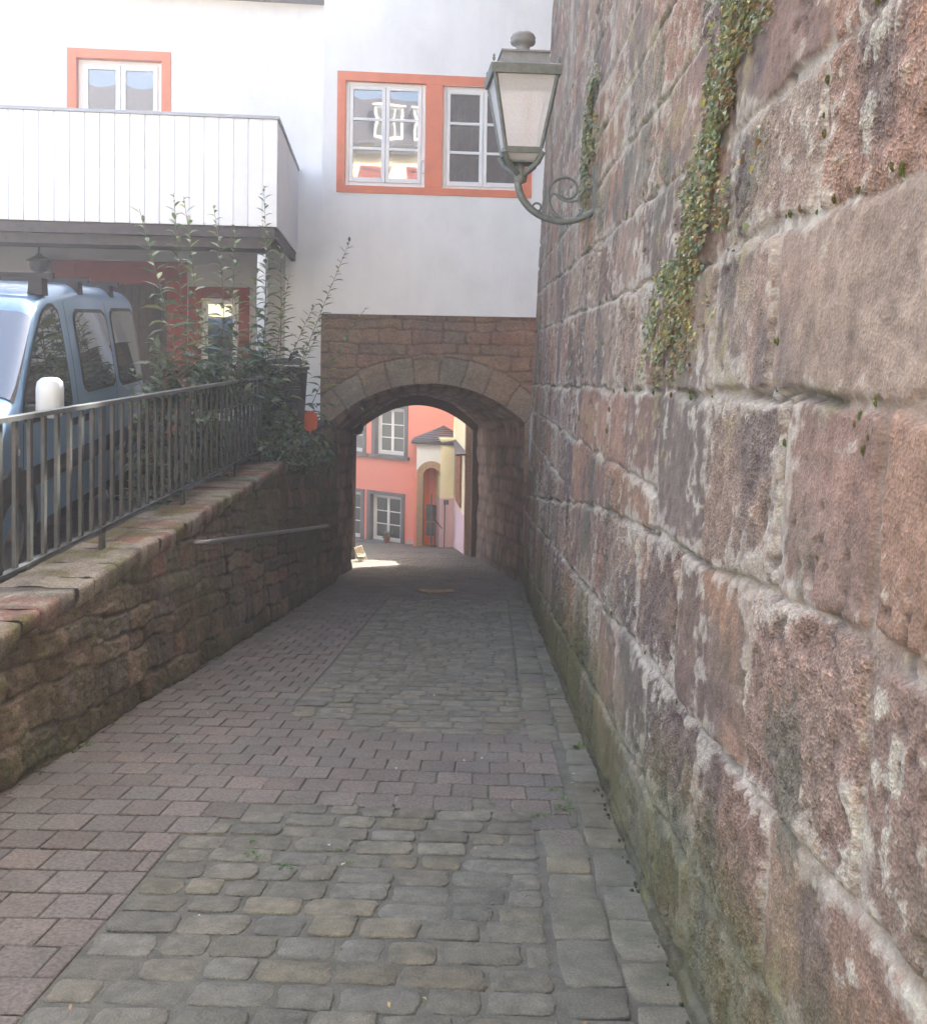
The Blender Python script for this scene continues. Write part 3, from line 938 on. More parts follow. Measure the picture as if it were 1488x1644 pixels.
def sash_window(parent, F, u0, u1, z0, z1, d, cols, rows, fw=0.055, sw=0.05, bar=0.03, glass='glass', sub=None, handles=False, bulge=0.003, dep=0.06, turn=0.0):
    """window in an opening: frame with `cols` casements of `rows` panes; window > frame, pane"""
    w = MB()
    # outer frame
    w.bevbox(F, u0, u0 + fw, z0, z1, d, d + dep, 0.008); w.bevbox(F, u1 - fw, u1, z0, z1, d, d + dep, 0.008)
    w.bevbox(F, u0 + fw, u1 - fw, z1 - fw, z1, d, d + dep, 0.008); w.bevbox(F, u0 + fw, u1 - fw, z0, z0 + fw, d, d + dep, 0.008)
    win = w.build('window', M['frame'], parent)
    iu0, iu1, iz0, iz1 = u0 + fw, u1 - fw, z0 + fw, z1 - fw
    cw = (iu1 - iu0) / cols
    for c in range(cols):
        a, b = iu0 + c * cw + 0.004, iu0 + (c + 1) * cw - 0.004
        s = MB(); q = d - 0.014
        s.bevbox(F, a, a + sw, iz0, iz1, q, q + 0.055, 0.007); s.bevbox(F, b - sw, b, iz0, iz1, q, q + 0.055, 0.007)
        s.bevbox(F, a + sw, b - sw, iz1 - sw, iz1, q, q + 0.055, 0.007); s.bevbox(F, a + sw, b - sw, iz0, iz0 + sw * 1.3, q, q + 0.055, 0.007)
        gz0, gz1 = iz0 + sw * 1.3, iz1 - sw
        gh = (gz1 - gz0) / rows
        for r in range(1, rows):
            s.bevbox(F, a + sw, b - sw, gz0 + r * gh - bar / 2, gz0 + r * gh + bar / 2, q + 0.006, q + 0.05, 0.006)
        s.build('casement', M['frame'], win)
        for r in range(rows):
            g = MB(); pane_mesh(g, F, a + sw - 0.004, b - sw + 0.004, gz0 + r * gh - 0.004, gz0 + (r + 1) * gh + 0.004, q + 0.03, bulge, 10, turn)
            g.build('pane', M[glass], win)
    return win


# ================================================================== gateway house over the lane
gw = empty('gateway_house', tuple(G(-0.9, -2.4, 1.0)))
tag(gw, 'white rendered house bridging the lane over a sandstone archway, with a salmon framed double window', 'house')
GX0, GX1 = -2.69, 1.6
holes = [(-2.335, -1.052, 4.065, 5.735), (-0.775, 0.555, 4.05, 5.725)]
mb = MB(); rv = MB()
holed_wall(mb, G, GX0, GX1, 1.985, 9.4, holes, -0.05, 0.16, rv)
# underside lip, left return, right return, top and back of the upper storey
bk = lambda X: 6.0
mb.add([G(GX0, 1.985, -0.05), G(GX0, 1.985, 0.30), G(GX1, 1.985, 0.30), G(GX1, 1.985, -0.05)], [(0, 1, 2, 3)])
mb.add([G(GX0, 1.985, -0.05), G(GX0, 9.4, -0.05), G(GX0, 9.4, 5.3), G(GX0, 1.985, 5.3)], [(0, 1, 2, 3)])
mb.add([G(GX1, 1.985, -0.05), G(GX1, 1.985, 5.8), G(GX1, 9.4, 5.8), G(GX1, 9.4, -0.05)], [(0, 1, 2, 3)])
mb.add([G(GX0, 1.0, 5.3), G(GX0, 9.4, 5.3), G(GX1, 9.4, 5.8), G(GX1, 1.0, 5.8)], [(0, 1, 2, 3)])
mb.build('upper_wall', M['white'], gw)
mb = MB()
mb.hexa([G(GX0 - 0.3, 9.3, -0.5), G(GX1 + 0.3, 9.3, -0.5), G(GX1 + 0.3, 13.2, 2.8), G(GX0 - 0.3, 13.2, 2.8), G(GX0 - 0.3, 9.45, -0.5), G(GX1 + 0.3, 9.45, -0.5), G(GX1 + 0.3, 13.4, 2.8), G(GX0 - 0.3, 13.4, 2.8)])
mb.hexa([G(GX0 - 0.3, 13.2, 2.8), G(GX1 + 0.3, 13.2, 2.8), G(GX1 + 0.3, 9.3, 6.3), G(GX0 - 0.3, 9.3, 6.3), G(GX0 - 0.3, 13.4, 2.8), G(GX1 + 0.3, 13.4, 2.8), G(GX1 + 0.3, 9.45, 6.3), G(GX0 - 0.3, 9.45, 6.3)])
mb.build('roof', M['slate'], gw)
# openings are backed by black boards that stand for unlit rooms
# painted surround: five flat bands set 18 mm proud
su = MB()
d0, d1 = -0.068, -0.045
su.bevbox(G, -2.47, 0.69, 5.735, 5.885, d0, d1, 0.004)
su.bevbox(G, -2.47, 0.69, 3.945, 4.065, d0, d1, 0.004)
su.bevbox(G, -2.47, -2.335, 4.065, 5.735, d0, d1, 0.004)
su.bevbox(G, -1.052, -0.775, 4.065, 5.735, d0, d1, 0.004)
su.bevbox(G, 0.555, 0.69, 4.065, 5.735, d0, d1, 0.004)
su.add(rv.v, rv.f)
su.build('window_surround', M['terracotta'], gw)
for (a, b, c, d), tn in zip(holes, (-0.045, 0.0)):
    sash_window(gw, G, a, b, c, d, 0.0, 2, 3, fw=0.062, sw=0.058, bar=0.045, bulge=0.0007, turn=tn)
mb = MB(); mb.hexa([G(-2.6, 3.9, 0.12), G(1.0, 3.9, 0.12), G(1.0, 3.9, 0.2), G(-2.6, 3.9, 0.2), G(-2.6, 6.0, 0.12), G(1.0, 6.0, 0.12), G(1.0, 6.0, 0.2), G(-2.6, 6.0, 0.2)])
mb.build('room_dark_board', M['black'], gw)
for (u, z) in ((-1.085, 4.50), (-1.085, 4.30)):
    mb = MB(); mb.fbox(G, u - 0.03, u + 0.02, z - 0.008, z + 0.008, -0.03, -0.012); mb.build('hinge', M['chrome'], gw)

# --- archway masonry (front): courses above, ring of voussoirs, left pier
ACX, RI = -0.93, 2.30
ACZ = 0.865 - RI
RO = RI + 0.44


def arch_z(X, r):
    q = r * r - (X - ACX) ** 2
    return ACZ + math.sqrt(q) if q > 0 else -9


def build_archfront():
    u = np.arange(-2.69, 1.02, 0.014); z = np.arange(-2.62, 2.0, 0.014)
    U, Z = np.meshgrid(u, z)
    rnd = random.Random(90)
    lines = []; t = -3.2
    while t < 2.3:
        lines.append((lambda c: (lambda y: c + 0 * y))(t)); t += rnd.uniform(0.16, 0.27)
    cuts = [cutlist(-3, 2, 0.3, 0.8, rnd) for _ in lines]
    d, bid, r, r2, k, dh, dv = joints(U, Z, lines, cuts, 0.045, 70, 2.6)
    rad = np.hypot(U - ACX, Z - ACZ); ang = np.arctan2(U - ACX, Z - ACZ)
    wob = 0.02 * (fbm(U * 4, Z * 4, 3, 71) - 0.5)
    edges = np.array([-1.2, -0.80, -0.62, -0.45, -0.27, -0.10, 0.07, 0.23, 0.40, 0.58, 0.77, 1.2])
    ai = ang + wob
    vi = np.clip(np.searchsorted(edges, ai), 1, len(edges) - 1)
    da = np.minimum(ai - edges[vi - 1], edges[vi] - ai) * rad
    ro = RO + 0.05 * (_val[(vi * 29) & 255] - 0.5) * 2
    ring = rad < ro
    dr = np.minimum(np.minimum(da, np.abs(ro - rad)), np.abs(rad - RI) + 0.03)
    d = np.where(ring, dr, np.minimum(d, np.abs(rad - ro)))
    rr = np.where(ring, _val[(vi * 57 + 3) & 255], r)
    n_mid = fbm(U * 4, Z * 4, 5, 72, 0.6); n_fin = fbm(U * 18, Z * 22, 4, 73, 0.65); n_big = fbm(U * 1.1, Z * 1.1, 3, 74)
    jm = 1 - sst(0.004, 0.020, d + 0.012 * (n_fin - 0.5))
    h = (rr - 0.5) * 0.016 + 0.008 * sst(0, 0.035, d) + (n_mid - 0.5) * np.where(ring, 0.012, 0.035) + (n_fin - 0.5) * np.where(ring, 0.006, 0.02) - 0.015 * jm
    pal = np.array([(.205, .150, .112), (.218, .150, .110), (.195, .150, .118), (.228, .160, .115), (.210, .155, .118), (.222, .142, .108)])
    vp = np.array([(.205, .182, .152), (.185, .166, .140), (.215, .175, .145), (.220, .172, .130)])
    c = np.where(ring[..., None], vp[(rr * 3.99).astype(int)], pal[(rr * 5.99).astype(int)])
    red = sst(-0.3, 0.9, U)
    c = c * (1 + 0.25 * red[..., None] * np.array([1.0, 0.25, 0.1]))
    c = c * np.array([1.05, 1.0, .88])
    c *= (0.66 + 0.68 * n_mid)[..., None] * (0.78 + 0.44 * n_fin)[..., None]
    c = mixc(c, (.12, .106, .094), 0.4 * sst(0.5, 0.7, n_big))
    pj = sst(0.5, 0.6, fbm(U * 1.3 + 5, Z * 1.3, 3, 75))
    c = mixc(c, (.085, .070, .058), 0.6 * jm * (1 - pj))
    c = mixc(c, (.26, .19, .165), 0.75 * jm * pj)
    # keep only what lies outside the opening
    inside = (rad < RI) & (Z > ACZ) & (np.abs(U - ACX) < 1.6) | ((Z <= 0.22) & (U > -2.53) & (U < 0.66)) & (rad < 9)
    P = np.stack([U - 0.13 / NF * (-h), 15.5 + 0.13 * U + (-h) / NF, Z], -1)
    nr, nc = U.shape
    # snap grid rows near the intrados onto it so that the edge is smooth
    me_idx = np.arange(nr * nc).reshape(nr, nc)
    q = np.stack([me_idx[:-1, :-1], me_idx[:-1, 1:], me_idx[1:, 1:], me_idx[1:, :-1]], -1).reshape(-1, 4)
    ins = inside.ravel()
    keep = ~(ins[q].sum(1) >= 3)
    # pull remaining inside vertices to the curve
    Uf, Zf, rf = U.ravel().copy(), Z.ravel().copy(), rad.ravel()
    used = np.zeros(nr * nc, bool); used[q[keep].ravel()] = True
    m = used & ins & (Zf > 0.22)
    s = RI / np.maximum(rf, 1e-6)
    Un = np.where(m, ACX + (Uf - ACX) * s, Uf); Zn = np.where(m, ACZ + (Zf - ACZ) * s, Zf)
    m2 = used & ins & (Zf <= 0.22)
    Un = np.where(m2, np.where(Uf < -1, -2.53, 0.66), Un)
    hf = h.ravel()
    Pf = np.stack([Un + 0.13 / NF * hf, 15.5 + 0.13 * Un - hf / NF, Zn], -1)
    me = bpy.data.meshes.new('arch_front')
    qq = q[keep]
    me.vertices.add(nr * nc); me.loops.add(len(qq) * 4); me.polygons.add(len(qq))
    me.vertices.foreach_set('co', Pf.astype(np.float32).ravel())
    me.loops.foreach_set('vertex_index', qq.astype(np.int32).ravel())
    me.polygons.foreach_set('loop_start', np.arange(0, len(qq) * 4, 4, dtype=np.int32))
    me.polygons.foreach_set('use_smooth', np.full(len(qq), True))
    me.materials.append(M['archstone'])
    a = me.attributes.new('Col', 'FLOAT_COLOR', 'POINT')
    a.data.foreach_set('color', np.concatenate([np.clip(c, 0, 1).reshape(-1, 3), np.ones((nr * nc, 1))], -1).astype(np.float32).ravel())
    me.update(); me.validate()
    return link('arch_front', me, gw)


build_archfront()


# --- the vaulted passage: one skewed sheet from front arch to the street
def build_vault():
    ns, na = 120, 150
    out = np.zeros((ns, na, 3)); colr = np.zeros((ns, na, 3))
    for i in range(ns):
        s = i / (ns - 1)
        L = np.array([lerp(-2.53, -2.52, min(1, s / 0.55)), lerp(15.17, 20.4, s)])
        Rr = np.array([lerp(0.66, -0.17, s), lerp(15.585, 21.8, s)])
        if s > 0.50:
            L[0] -= 0.42 * min(1, (s - 0.50) / 0.02)
        zl, zr = gz(L[1]) + 2.52 + 0.36 * s, gz(Rr[1]) + 2.72 + 0.36 * s
        rise = 0.65 + 0.08 * s
        if s < 0.10 or s > 0.90:
            pass
        # stations: left wall up, arc, right wall down
        for j in range(na):
            t = j / (na - 1)
            pass
            if t < 0.3:
                a = t / 0.3; p = (L[0], L[1], lerp(gz(L[1]) - 0.08, zl, a))
            elif t > 0.7:
                a = (t - 0.7) / 0.3; p = (Rr[0], Rr[1], lerp(zr, gz(Rr[1]) - 0.08, a))
            else:
                a = (t - 0.3) / 0.4
                zz = lerp(zl, zr, a) + rise * (1 - (2 * a - 1) ** 2)
                xx = lerp(L[0], Rr[0], a)
                bl = max(0.0, 1 - s / 0.12)
                zz = lerp(zz, arch_z(lerp(-2.53, 0.66, a), RI) + 0.03 - SL * s * 5.7, bl)
                p = (xx, lerp(L[1], Rr[1], a), zz)
            out[i, j] = p
    # relief
    Sx = np.linspace(0, 6.2, ns)[:, None] * np.ones((1, na)); Tx = np.linspace(0, 8.6, na)[None] * np.ones((ns, 1))
    n_mid = fbm(Sx * 3, Tx * 3, 4, 81); n_fin = fbm(Sx * 9, Tx * 9, 3, 82)
    rnd = random.Random(12)
    lines = []; t = -1
    while t < 9.6:
        lines.append((lambda c: (lambda y: c + 0 * y))(t)); t += rnd.uniform(0.2, 0.32)
    cuts = [cutlist(-1, 8, 0.3, 0.7, rnd) for _ in lines]
    d, bid, r, r2, k, dh, dv = joints(Sx, Tx, lines, cuts, 0.06, 83, 2.0)
    h = 0.012 * sst(0, 0.05, d) + 0.07 * (n_mid - 0.5) + 0.05 * (n_fin - 0.5) + 0.03 * (r - 0.5)
    dx = np.gradient(out, axis=1); ds = np.gradient(out, axis=0)
    nn = np.cross(ds, dx); nn /= np.maximum(np.linalg.norm(nn, axis=-1, keepdims=True), 1e-6)
    cen = np.array([-1.0, 18.5, -1.4])
    sg = np.sign(((cen - out) * nn).sum(-1, keepdims=True))
    fade = sst(0, 0.06, np.linspace(0, 1, ns))[:, None] * sst(0, 0.04, 1 - np.linspace(0, 1, ns))[:, None]
    out = out + nn * sg * (h * fade)[..., None]
    pal = np.array([(.215, .150, .118), (.260, .170, .122), (.18, .14, .115), (.29, .20, .145)])
    c = pal[(r * 3.99).astype(int)] * (0.55 + 0.9 * n_mid)[..., None] * (0.7 + 0.6 * n_fin)[..., None]
    jm = 1 - sst(0.01, 0.04, d)
    c = mixc(c, (.05, .042, .038), 0.6 * jm)
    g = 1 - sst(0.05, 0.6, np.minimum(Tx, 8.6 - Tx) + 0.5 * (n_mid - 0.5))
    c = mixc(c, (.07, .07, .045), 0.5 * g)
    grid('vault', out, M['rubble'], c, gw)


build_vault()
# far rim of the passage: an inner arch ring with a squared right jamb, standing 12 cm into the opening
mb = MB()
n = 28; pin, pout = [], []
for side, lst in ((0.13, pin), (-0.25, pout)):
    L0 = (-2.94 + side, 20.38); R0 = (-0.17 - side, 21.78)
    zl, zr = gz(L0[1]) + 2.80, gz(R0[1]) + 2.98
    lst.append((L0[0], L0[1], gz(L0[1]) - 0.1))
    for i in range(n + 1):
        a = i / n
        lst.append((lerp(L0[0], R0[0], a), lerp(L0[1], R0[1], a), lerp(zl, zr, a) + (0.72 - side * 1.0) * (1 - (2 * a - 1) ** 2)))
    lst.append((R0[0], R0[1], gz(R0[1]) - 0.1))
vs = []
for (a, b) in zip(pin, pout):
    for dd in (-0.16, 0.16):
        for p in (a, b):
            vs.append((p[0] - 0.13 * dd, p[1] + dd, p[2]))
fs = []
for i in range(len(pin) - 1):
    o = 4 * i; q = 4 * (i + 1)
    fs += [(o, o + 1, q + 1, q), (o + 2, q + 2, q + 3, o + 3), (o, q, q + 2, o + 2), (o + 1, o + 3, q + 3, q + 1)]
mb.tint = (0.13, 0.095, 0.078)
mb.add(vs, fs)
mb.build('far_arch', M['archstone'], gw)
# solid flanks so that no light leaks round the vault
mb = MB()
mb.prism([G(-2.69, 0, 0.03)[:2], G(-2.56, 0, 0.03)[:2], (-2.62, 18.2), (-3.04, 18.3), (-3.04, 20.5), (-4.2, 20.2), (-4.2, 16.2), (-2.74, 15.75)], -4.2, 1.99)
mb.prism([G(0.70, 0, 0.05)[:2], G(2.6, 0, 0.05)[:2], (2.6, 21.7), (-0.06, 21.75)], -4.2, 1.99)
mb.add([G(-2.69, 1.97, 0.03), G(2.6, 1.97, 0.03), (2.6, 21.7, 1.97), (-4.2, 20.2, 1.97)], [(0, 1, 2, 3)])
mb.build('flank_light_stop', M['darkwood'], gw)

# ================================================================== white house on the left with balcony
wh = empty('white_house', tuple(H(-6, -0.2, 1)))
tag(wh, 'white rendered house left of the archway with a boarded balcony over a carport', 'house')
hx0, hx1 = -14.0, -2.66
wn = (-6.70, -5.37, 4.15, 6.06)
mb = MB(); rv = MB()
holed_wall(mb, H, hx0, hx1, 3.0, 7.16, [wn], 0.0, 0.17, rv)
mb.add([H(-3.37, -3.4, 0), H(hx1, -3.4, 0), H(hx1, 3.0, 0), H(-3.37, 3.0, 0)], [(0, 1, 2, 3)])
mb.add([H(-3.37, -0.3, 0.0), H(-3.37, 3.0, 0.0), H(-3.37, 3.0, 0.35), H(-3.37, -0.3, 0.35)], [(0, 1, 2, 3)])
mb.add([H(hx0, -0.3, 0), H(hx0, -0.3, 6), H(hx0, 7.16, 6), H(hx0, 7.16, 0)], [(0, 1, 2, 3)])
mb.build('wall', M['white'], wh)
su = MB()
for a, b, c, d in ((-6.845, -6.70, 4.0, 6.21), (-5.37, -5.225, 4.0, 6.21), (-6.70, -5.37, 6.06, 6.21)):
    su.bevbox(H, a, b, c, d, -0.02, 0.004, 0.004)
su.add(rv.v, rv.f)
su.build('window_surround', M['terracotta'], wh)
sash_window(wh, H, *wn[:2], *wn[2:], 0.10, 2, 1, fw=0.075, sw=0.075, bulge=0.001)
mb = MB(); mb.fbox(H, wn[0] - .1, wn[1] + .1, wn[2] - .1, wn[3] + .1, 0.20, 0.3); mb.build('room_dark_board', M['black'], wh)
mb = MB()
mb.hexa([H(hx0, 7.16, -0.22), H(hx1 + 0.03, 7.16, -0.22), H(hx1 + 0.03, 13.0, 5.0), H(hx0, 13.0, 5.0), H(hx0, 7.36, -0.22), H(hx1 + 0.03, 7.36, -0.22), H(hx1 + 0.03, 13.2, 5.0), H(hx0, 13.2, 5.0)])
mb.hexa([H(hx0, 13.0, 5.0), H(hx1 + 0.03, 13.0, 5.0), H(hx1 + 0.03, 7.2, 10), H(hx0, 7.2, 10), H(hx0, 13.2, 5.0), H(hx1 + 0.03, 13.2, 5.0), H(hx1 + 0.03, 7.4, 10), H(hx0, 7.4, 10)])
mb.build('roof', M['slate'], wh)
mb = MB(); mb.fbox(H, hx0, hx1 + 0.03, 7.10, 7.165, -0.26, -0.003); mb.build('eaves_board', M['greytrim'], wh)

# carport wall under the balcony with red framed door and little window
CP = lambda X, z, d=0.0: H(X, z, d + 0.30)
mb = MB(); rv = MB(); rv2 = MB()
dr = (-6.83, -5.33, -0.3, 2.44); sw_ = (-4.78, -4.16, 0.75, 2.23)
holed_wall(mb, CP, hx0, -3.37, -0.3, 3.2, [dr, sw_], 0.0, 0.14, rv)
mb.build('carport_wall', M['beige'], wh)  # beige instead of white: part of the balcony shade is in this colour
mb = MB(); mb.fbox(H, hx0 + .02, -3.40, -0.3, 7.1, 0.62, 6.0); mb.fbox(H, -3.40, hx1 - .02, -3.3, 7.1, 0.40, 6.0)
mb.build('inner_backing', M['black'], wh)  # unseen black core, added to stop sun leaking through the house
su = MB()
for a, b, c, d in ((-7.18, -6.83, -0.3, 2.82), (-5.33, -5.0, -0.3, 2.82), (-6.83, -5.33, 2.44, 2.82)):
    su.bevbox(CP, a, b, c, d, -0.02, 0.004, 0.004)
su.add(rv.v[:16], rv.f[:4])
su.build('door_surround', M['red'], wh)
su = MB()
for a, b, c, d in ((-4.98, -4.78, 0.6, 2.42), (-4.16, -3.98, 0.6, 2.42), (-4.78, -4.16, 2.23, 2.42), (-4.78, -4.16, 0.6, 0.75)):
    su.bevbox(CP, a, b, c, d, -0.02, 0.004, 0.004)
su.add(rv.v[16:], [[i - 16 for i in f] for f in rv.f[4:]])
su.build('window_surround', M['red'], wh)
mb = MB(); x = dr[0]
rr_ = random.Random(2)
while x < dr[1] - 0.02:
    w = min(0.115, dr[1] - x); t = rr_.uniform(0.8, 1.15); mb.tint = (t, t, t)
    mb.bevbox(CP, x + 0.003, x + w - 0.003, dr[2], dr[3], 0.09, 0.13, 0.006); x += 0.115
mb.build('door', M['doorwood'], wh)
sash_window(wh, CP, *sw_[:2], *sw_[2:], 0.07, 1, 1, fw=0.05, sw=0.05, bulge=0.002)
mb = MB(); mb.fbox(CP, sw_[0] - .1, sw_[1] + .1, sw_[2] - .1, sw_[3] + .1, 0.145, 0.2); mb.build('room_dark_board', M['black'], wh)

# balcony
bx0, bx1 = -10.5, -2.70
bal = MB(); bal.fbox(BF, bx0, bx1 - 0.02, 2.985, 3.03, 0.03, 3.65)
bal_o = bal.build('balcony', M['darkwood'], wh)
mb = MB(); x = bx1; rr_ = random.Random(6)
while x > bx0:
    t = rr_.uniform(0.95, 1.04); mb.tint = (t, t, t)
    mb.bevbox(BF, x - 0.181 + 0.0045, x - 0.0045, 3.0 + rr_.uniform(-.003, .003), 4.36, 0.0, 0.024, 0.003); x -= 0.181
# side boards run back to the house
side0 = BF(bx1 - 0.012, 0, 0.03); 
y = 0.03
SB = lambda u, z, d: BF(bx1 - 0.0 - d, z, u)
while y < 3.66:
    mb.tint = (1, 1, 1)
    w = min(0.181, 3.68 - y)
    mb.bevbox(lambda u, z, d: BF(bx1 - d, z, u), y + 0.003, y + w - 0.003, 3.0, 4.36, 0.0, 0.024, 0.003); y += 0.181
mb.build('parapet', M['board'], bal_o)
mb = MB(); mb.fbox(BF, bx0, bx1 + 0.02, 4.362, 4.40, -0.025, 0.06); mb.fbox(BF, bx1 - 0.05, bx1 + 0.02, 4.362, 4.40, 0.062, 3.68)
mb.build('capping', M['lead'], bal_o)
mb = MB()
mb.fbox(BF, bx0, bx1 - 0.03, 2.86, 2.982, 0.03, 0.09); mb.fbox(BF, bx0, bx1 - 0.10, 2.73, 2.857, 0.12, 0.24)
mb.fbox(BF, bx1 - 0.10, bx1 - 0.03, 2.86, 2.982, 0.093, 3.66)
mb.build('beam', M['darkwood'], bal_o)
mb = MB(); mb.bevbox(BF, -2.955, -2.835, -0.2, 2.655, 0.10, 0.24, 0.008)
mb.build('post', M['board'], bal_o)

# carport lamp
la = empty('carport_lamp', tuple(CP(-7.33, 2.75, -0.1)))
tag(la, 'dark wall lantern hanging on the shaded carport wall above the van', 'lamp')
mb = MB(); c = CP(-7.32, 2.60, -0.17)
mb.tube([CP(-7.32, 3.02, -0.02), CP(-7.32, 3.04, -0.14), CP(-7.32, 2.97, -0.17), CP(-7.32, 2.9, -0.17)], 0.014, 6)
mb.build('arm', M['black'], la)
mb = MB(); mb.lathe(c, [(0.0, 0.31), (0.03, 0.30), (0.06, 0.26), (0.19, 0.19), (0.20, 0.175), (0.15, 0.17)], 14); mb.build('shade', M['black'], la)
mb = MB(); mb.lathe(c, [(0.145, 0.168), (0.15, 0.10), (0.12, 0.02), (0.04, -0.02), (0, -0.02)], 14); mb.build('globe', M['greytrim'], la)
# ================================================================== parked van
VS = 1.2                                  # local metres -> scene units
VO = np.array([-4.10, 5.08, -0.16])
VR = np.array([-0.115, 0.9934]); VLt = np.array([0.9934, 0.115])


def vw(f, l, h):
    p = VO[:2] + VS * (f * VR + l * VLt)
    return (p[0], p[1], VO[2] + VS * (h + 0.022 * (f - 0.9)))


def vT(f):
    xs = [0.0, 0.03, 0.10, 0.30, 0.60, 0.90, 0.98, 1.44, 1.54, 1.70, 2.05, 2.5, 3.2, 3.75, 3.92, 4.02, 4.07, 4.10]
    zs = [0.52, 0.66, 0.80, 0.91, 1.00, 1.07, 1.11, 1.60, 1.675, 1.735, 1.785, 1.815, 1.81, 1.79, 1.755, 1.68, 1.50, 0.9]
    return float(np.interp(f, xs, zs))


def vW(f, h):
    w = 0.862 - 0.03 * max(0, (0.55 - h) / 0.4) if h < 0.95 else 0.862 - 0.105 * ((h - 0.95) / 0.7) ** 1.25
    if f < 0.7:
        w *= 1 - 0.16 * ((0.7 - f) / 0.7) ** 2
    if f > 3.7:
        w *= 1 - 0.11 * ((f - 3.7) / 0.4) ** 2
    return w


van = empty('parked_van', vw(2.0, 0, 0))
tag(van, 'light blue metallic small van with black roof bars parked behind the railing', 'van')
fs_ = [0.0, 0.015, 0.03, 0.06, 0.10, 0.2, 0.3, 0.45, 0.6, 0.75, 0.90, 0.98, 1.06, 1.15, 1.24, 1.33, 1.40, 1.44, 1.48, 1.54, 1.62, 1.7, 1.85, 2.0, 2.25, 2.5, 2.85, 3.2, 3.5, 3.7, 3.82, 3.92, 3.97, 4.02, 4.05, 4.07, 4.085, 4.10]
NSIDE, NC, NRF = 16, 6, 9
sec = []
for f in fs_:
    T = vT(f); rc_ = min(0.13, (T - 0.25) * 0.4); Hs = T - rc_ - 0.02
    half = []
    for j in range(NSIDE):
        h = lerp(0.24, Hs, j / (NSIDE - 1)); half.append((vW(f, h), h))
    w0 = vW(f, Hs)
    for j in range(1, NC + 1):
        a = j / NC * math.pi / 2 * 0.93
        half.append((w0 - rc_ * (1 - math.cos(a)), Hs + rc_ * math.sin(a)))
    wl, hl = half[-1]
    for j in range(1, NRF):
        a = j / (NRF - 1); half.append((wl * (1 - a), lerp(hl, T, 1 - (1 - a) ** 2)))
    sec.append([vw(f, l, h) for l, h in half] + [vw(f, -l, h) for l, h in half[-2::-1]])
P = np.array(sec)
body = grid('body', P, M['car'], None, van, flip=True)
mb = MB(); n_ = P.shape[1]
mb.add([tuple(p) for p in P[0]], [tuple(range(n_))]); mb.add([tuple(p) for p in P[-1]], [tuple(range(n_ - 1, -1, -1))])
mb.add([tuple(P[i][0]) for i in range(len(fs_))] + [tuple(P[i][-1]) for i in range(len(fs_))], [(i, i + 1, len(fs_) + i + 1, len(fs_) + i) for i in range(len(fs_) - 1)])
mb.build('end_panel', M['car'], van)


def side_panel(name, fL, fR, h0, h1, off, material, sgn=1, parent=None, nh=18, nf=10, rad=0.06):
    """panel hugging the body side between fL(h) and fR(h), with rounded corners"""
    vs = []
    for j in range(nh + 1):
        h = lerp(h0, h1, j / nh)
        e = min(h - h0, h1 - h); k = 0
        if e < rad:
            k = rad - math.sqrt(max(0, rad * rad - (rad - e) ** 2))
        a, b = fL(h) + k, fR(h) - k
        for i in range(nf + 1):
            f = lerp(a, b, i / nf)
            vs.append(vw(f, sgn * (vW(f, h) + off), h))
    q = [(j * (nf + 1) + i, j * (nf + 1) + i + 1, (j + 1) * (nf + 1) + i + 1, (j + 1) * (nf + 1) + i) for j in range(nh) for i in range(nf)]
    if sgn < 0:
        q = [x[::-1] for x in q]
    mb = MB(); mb.add(vs, q, True)
    return mb.build(name, material, parent or van)


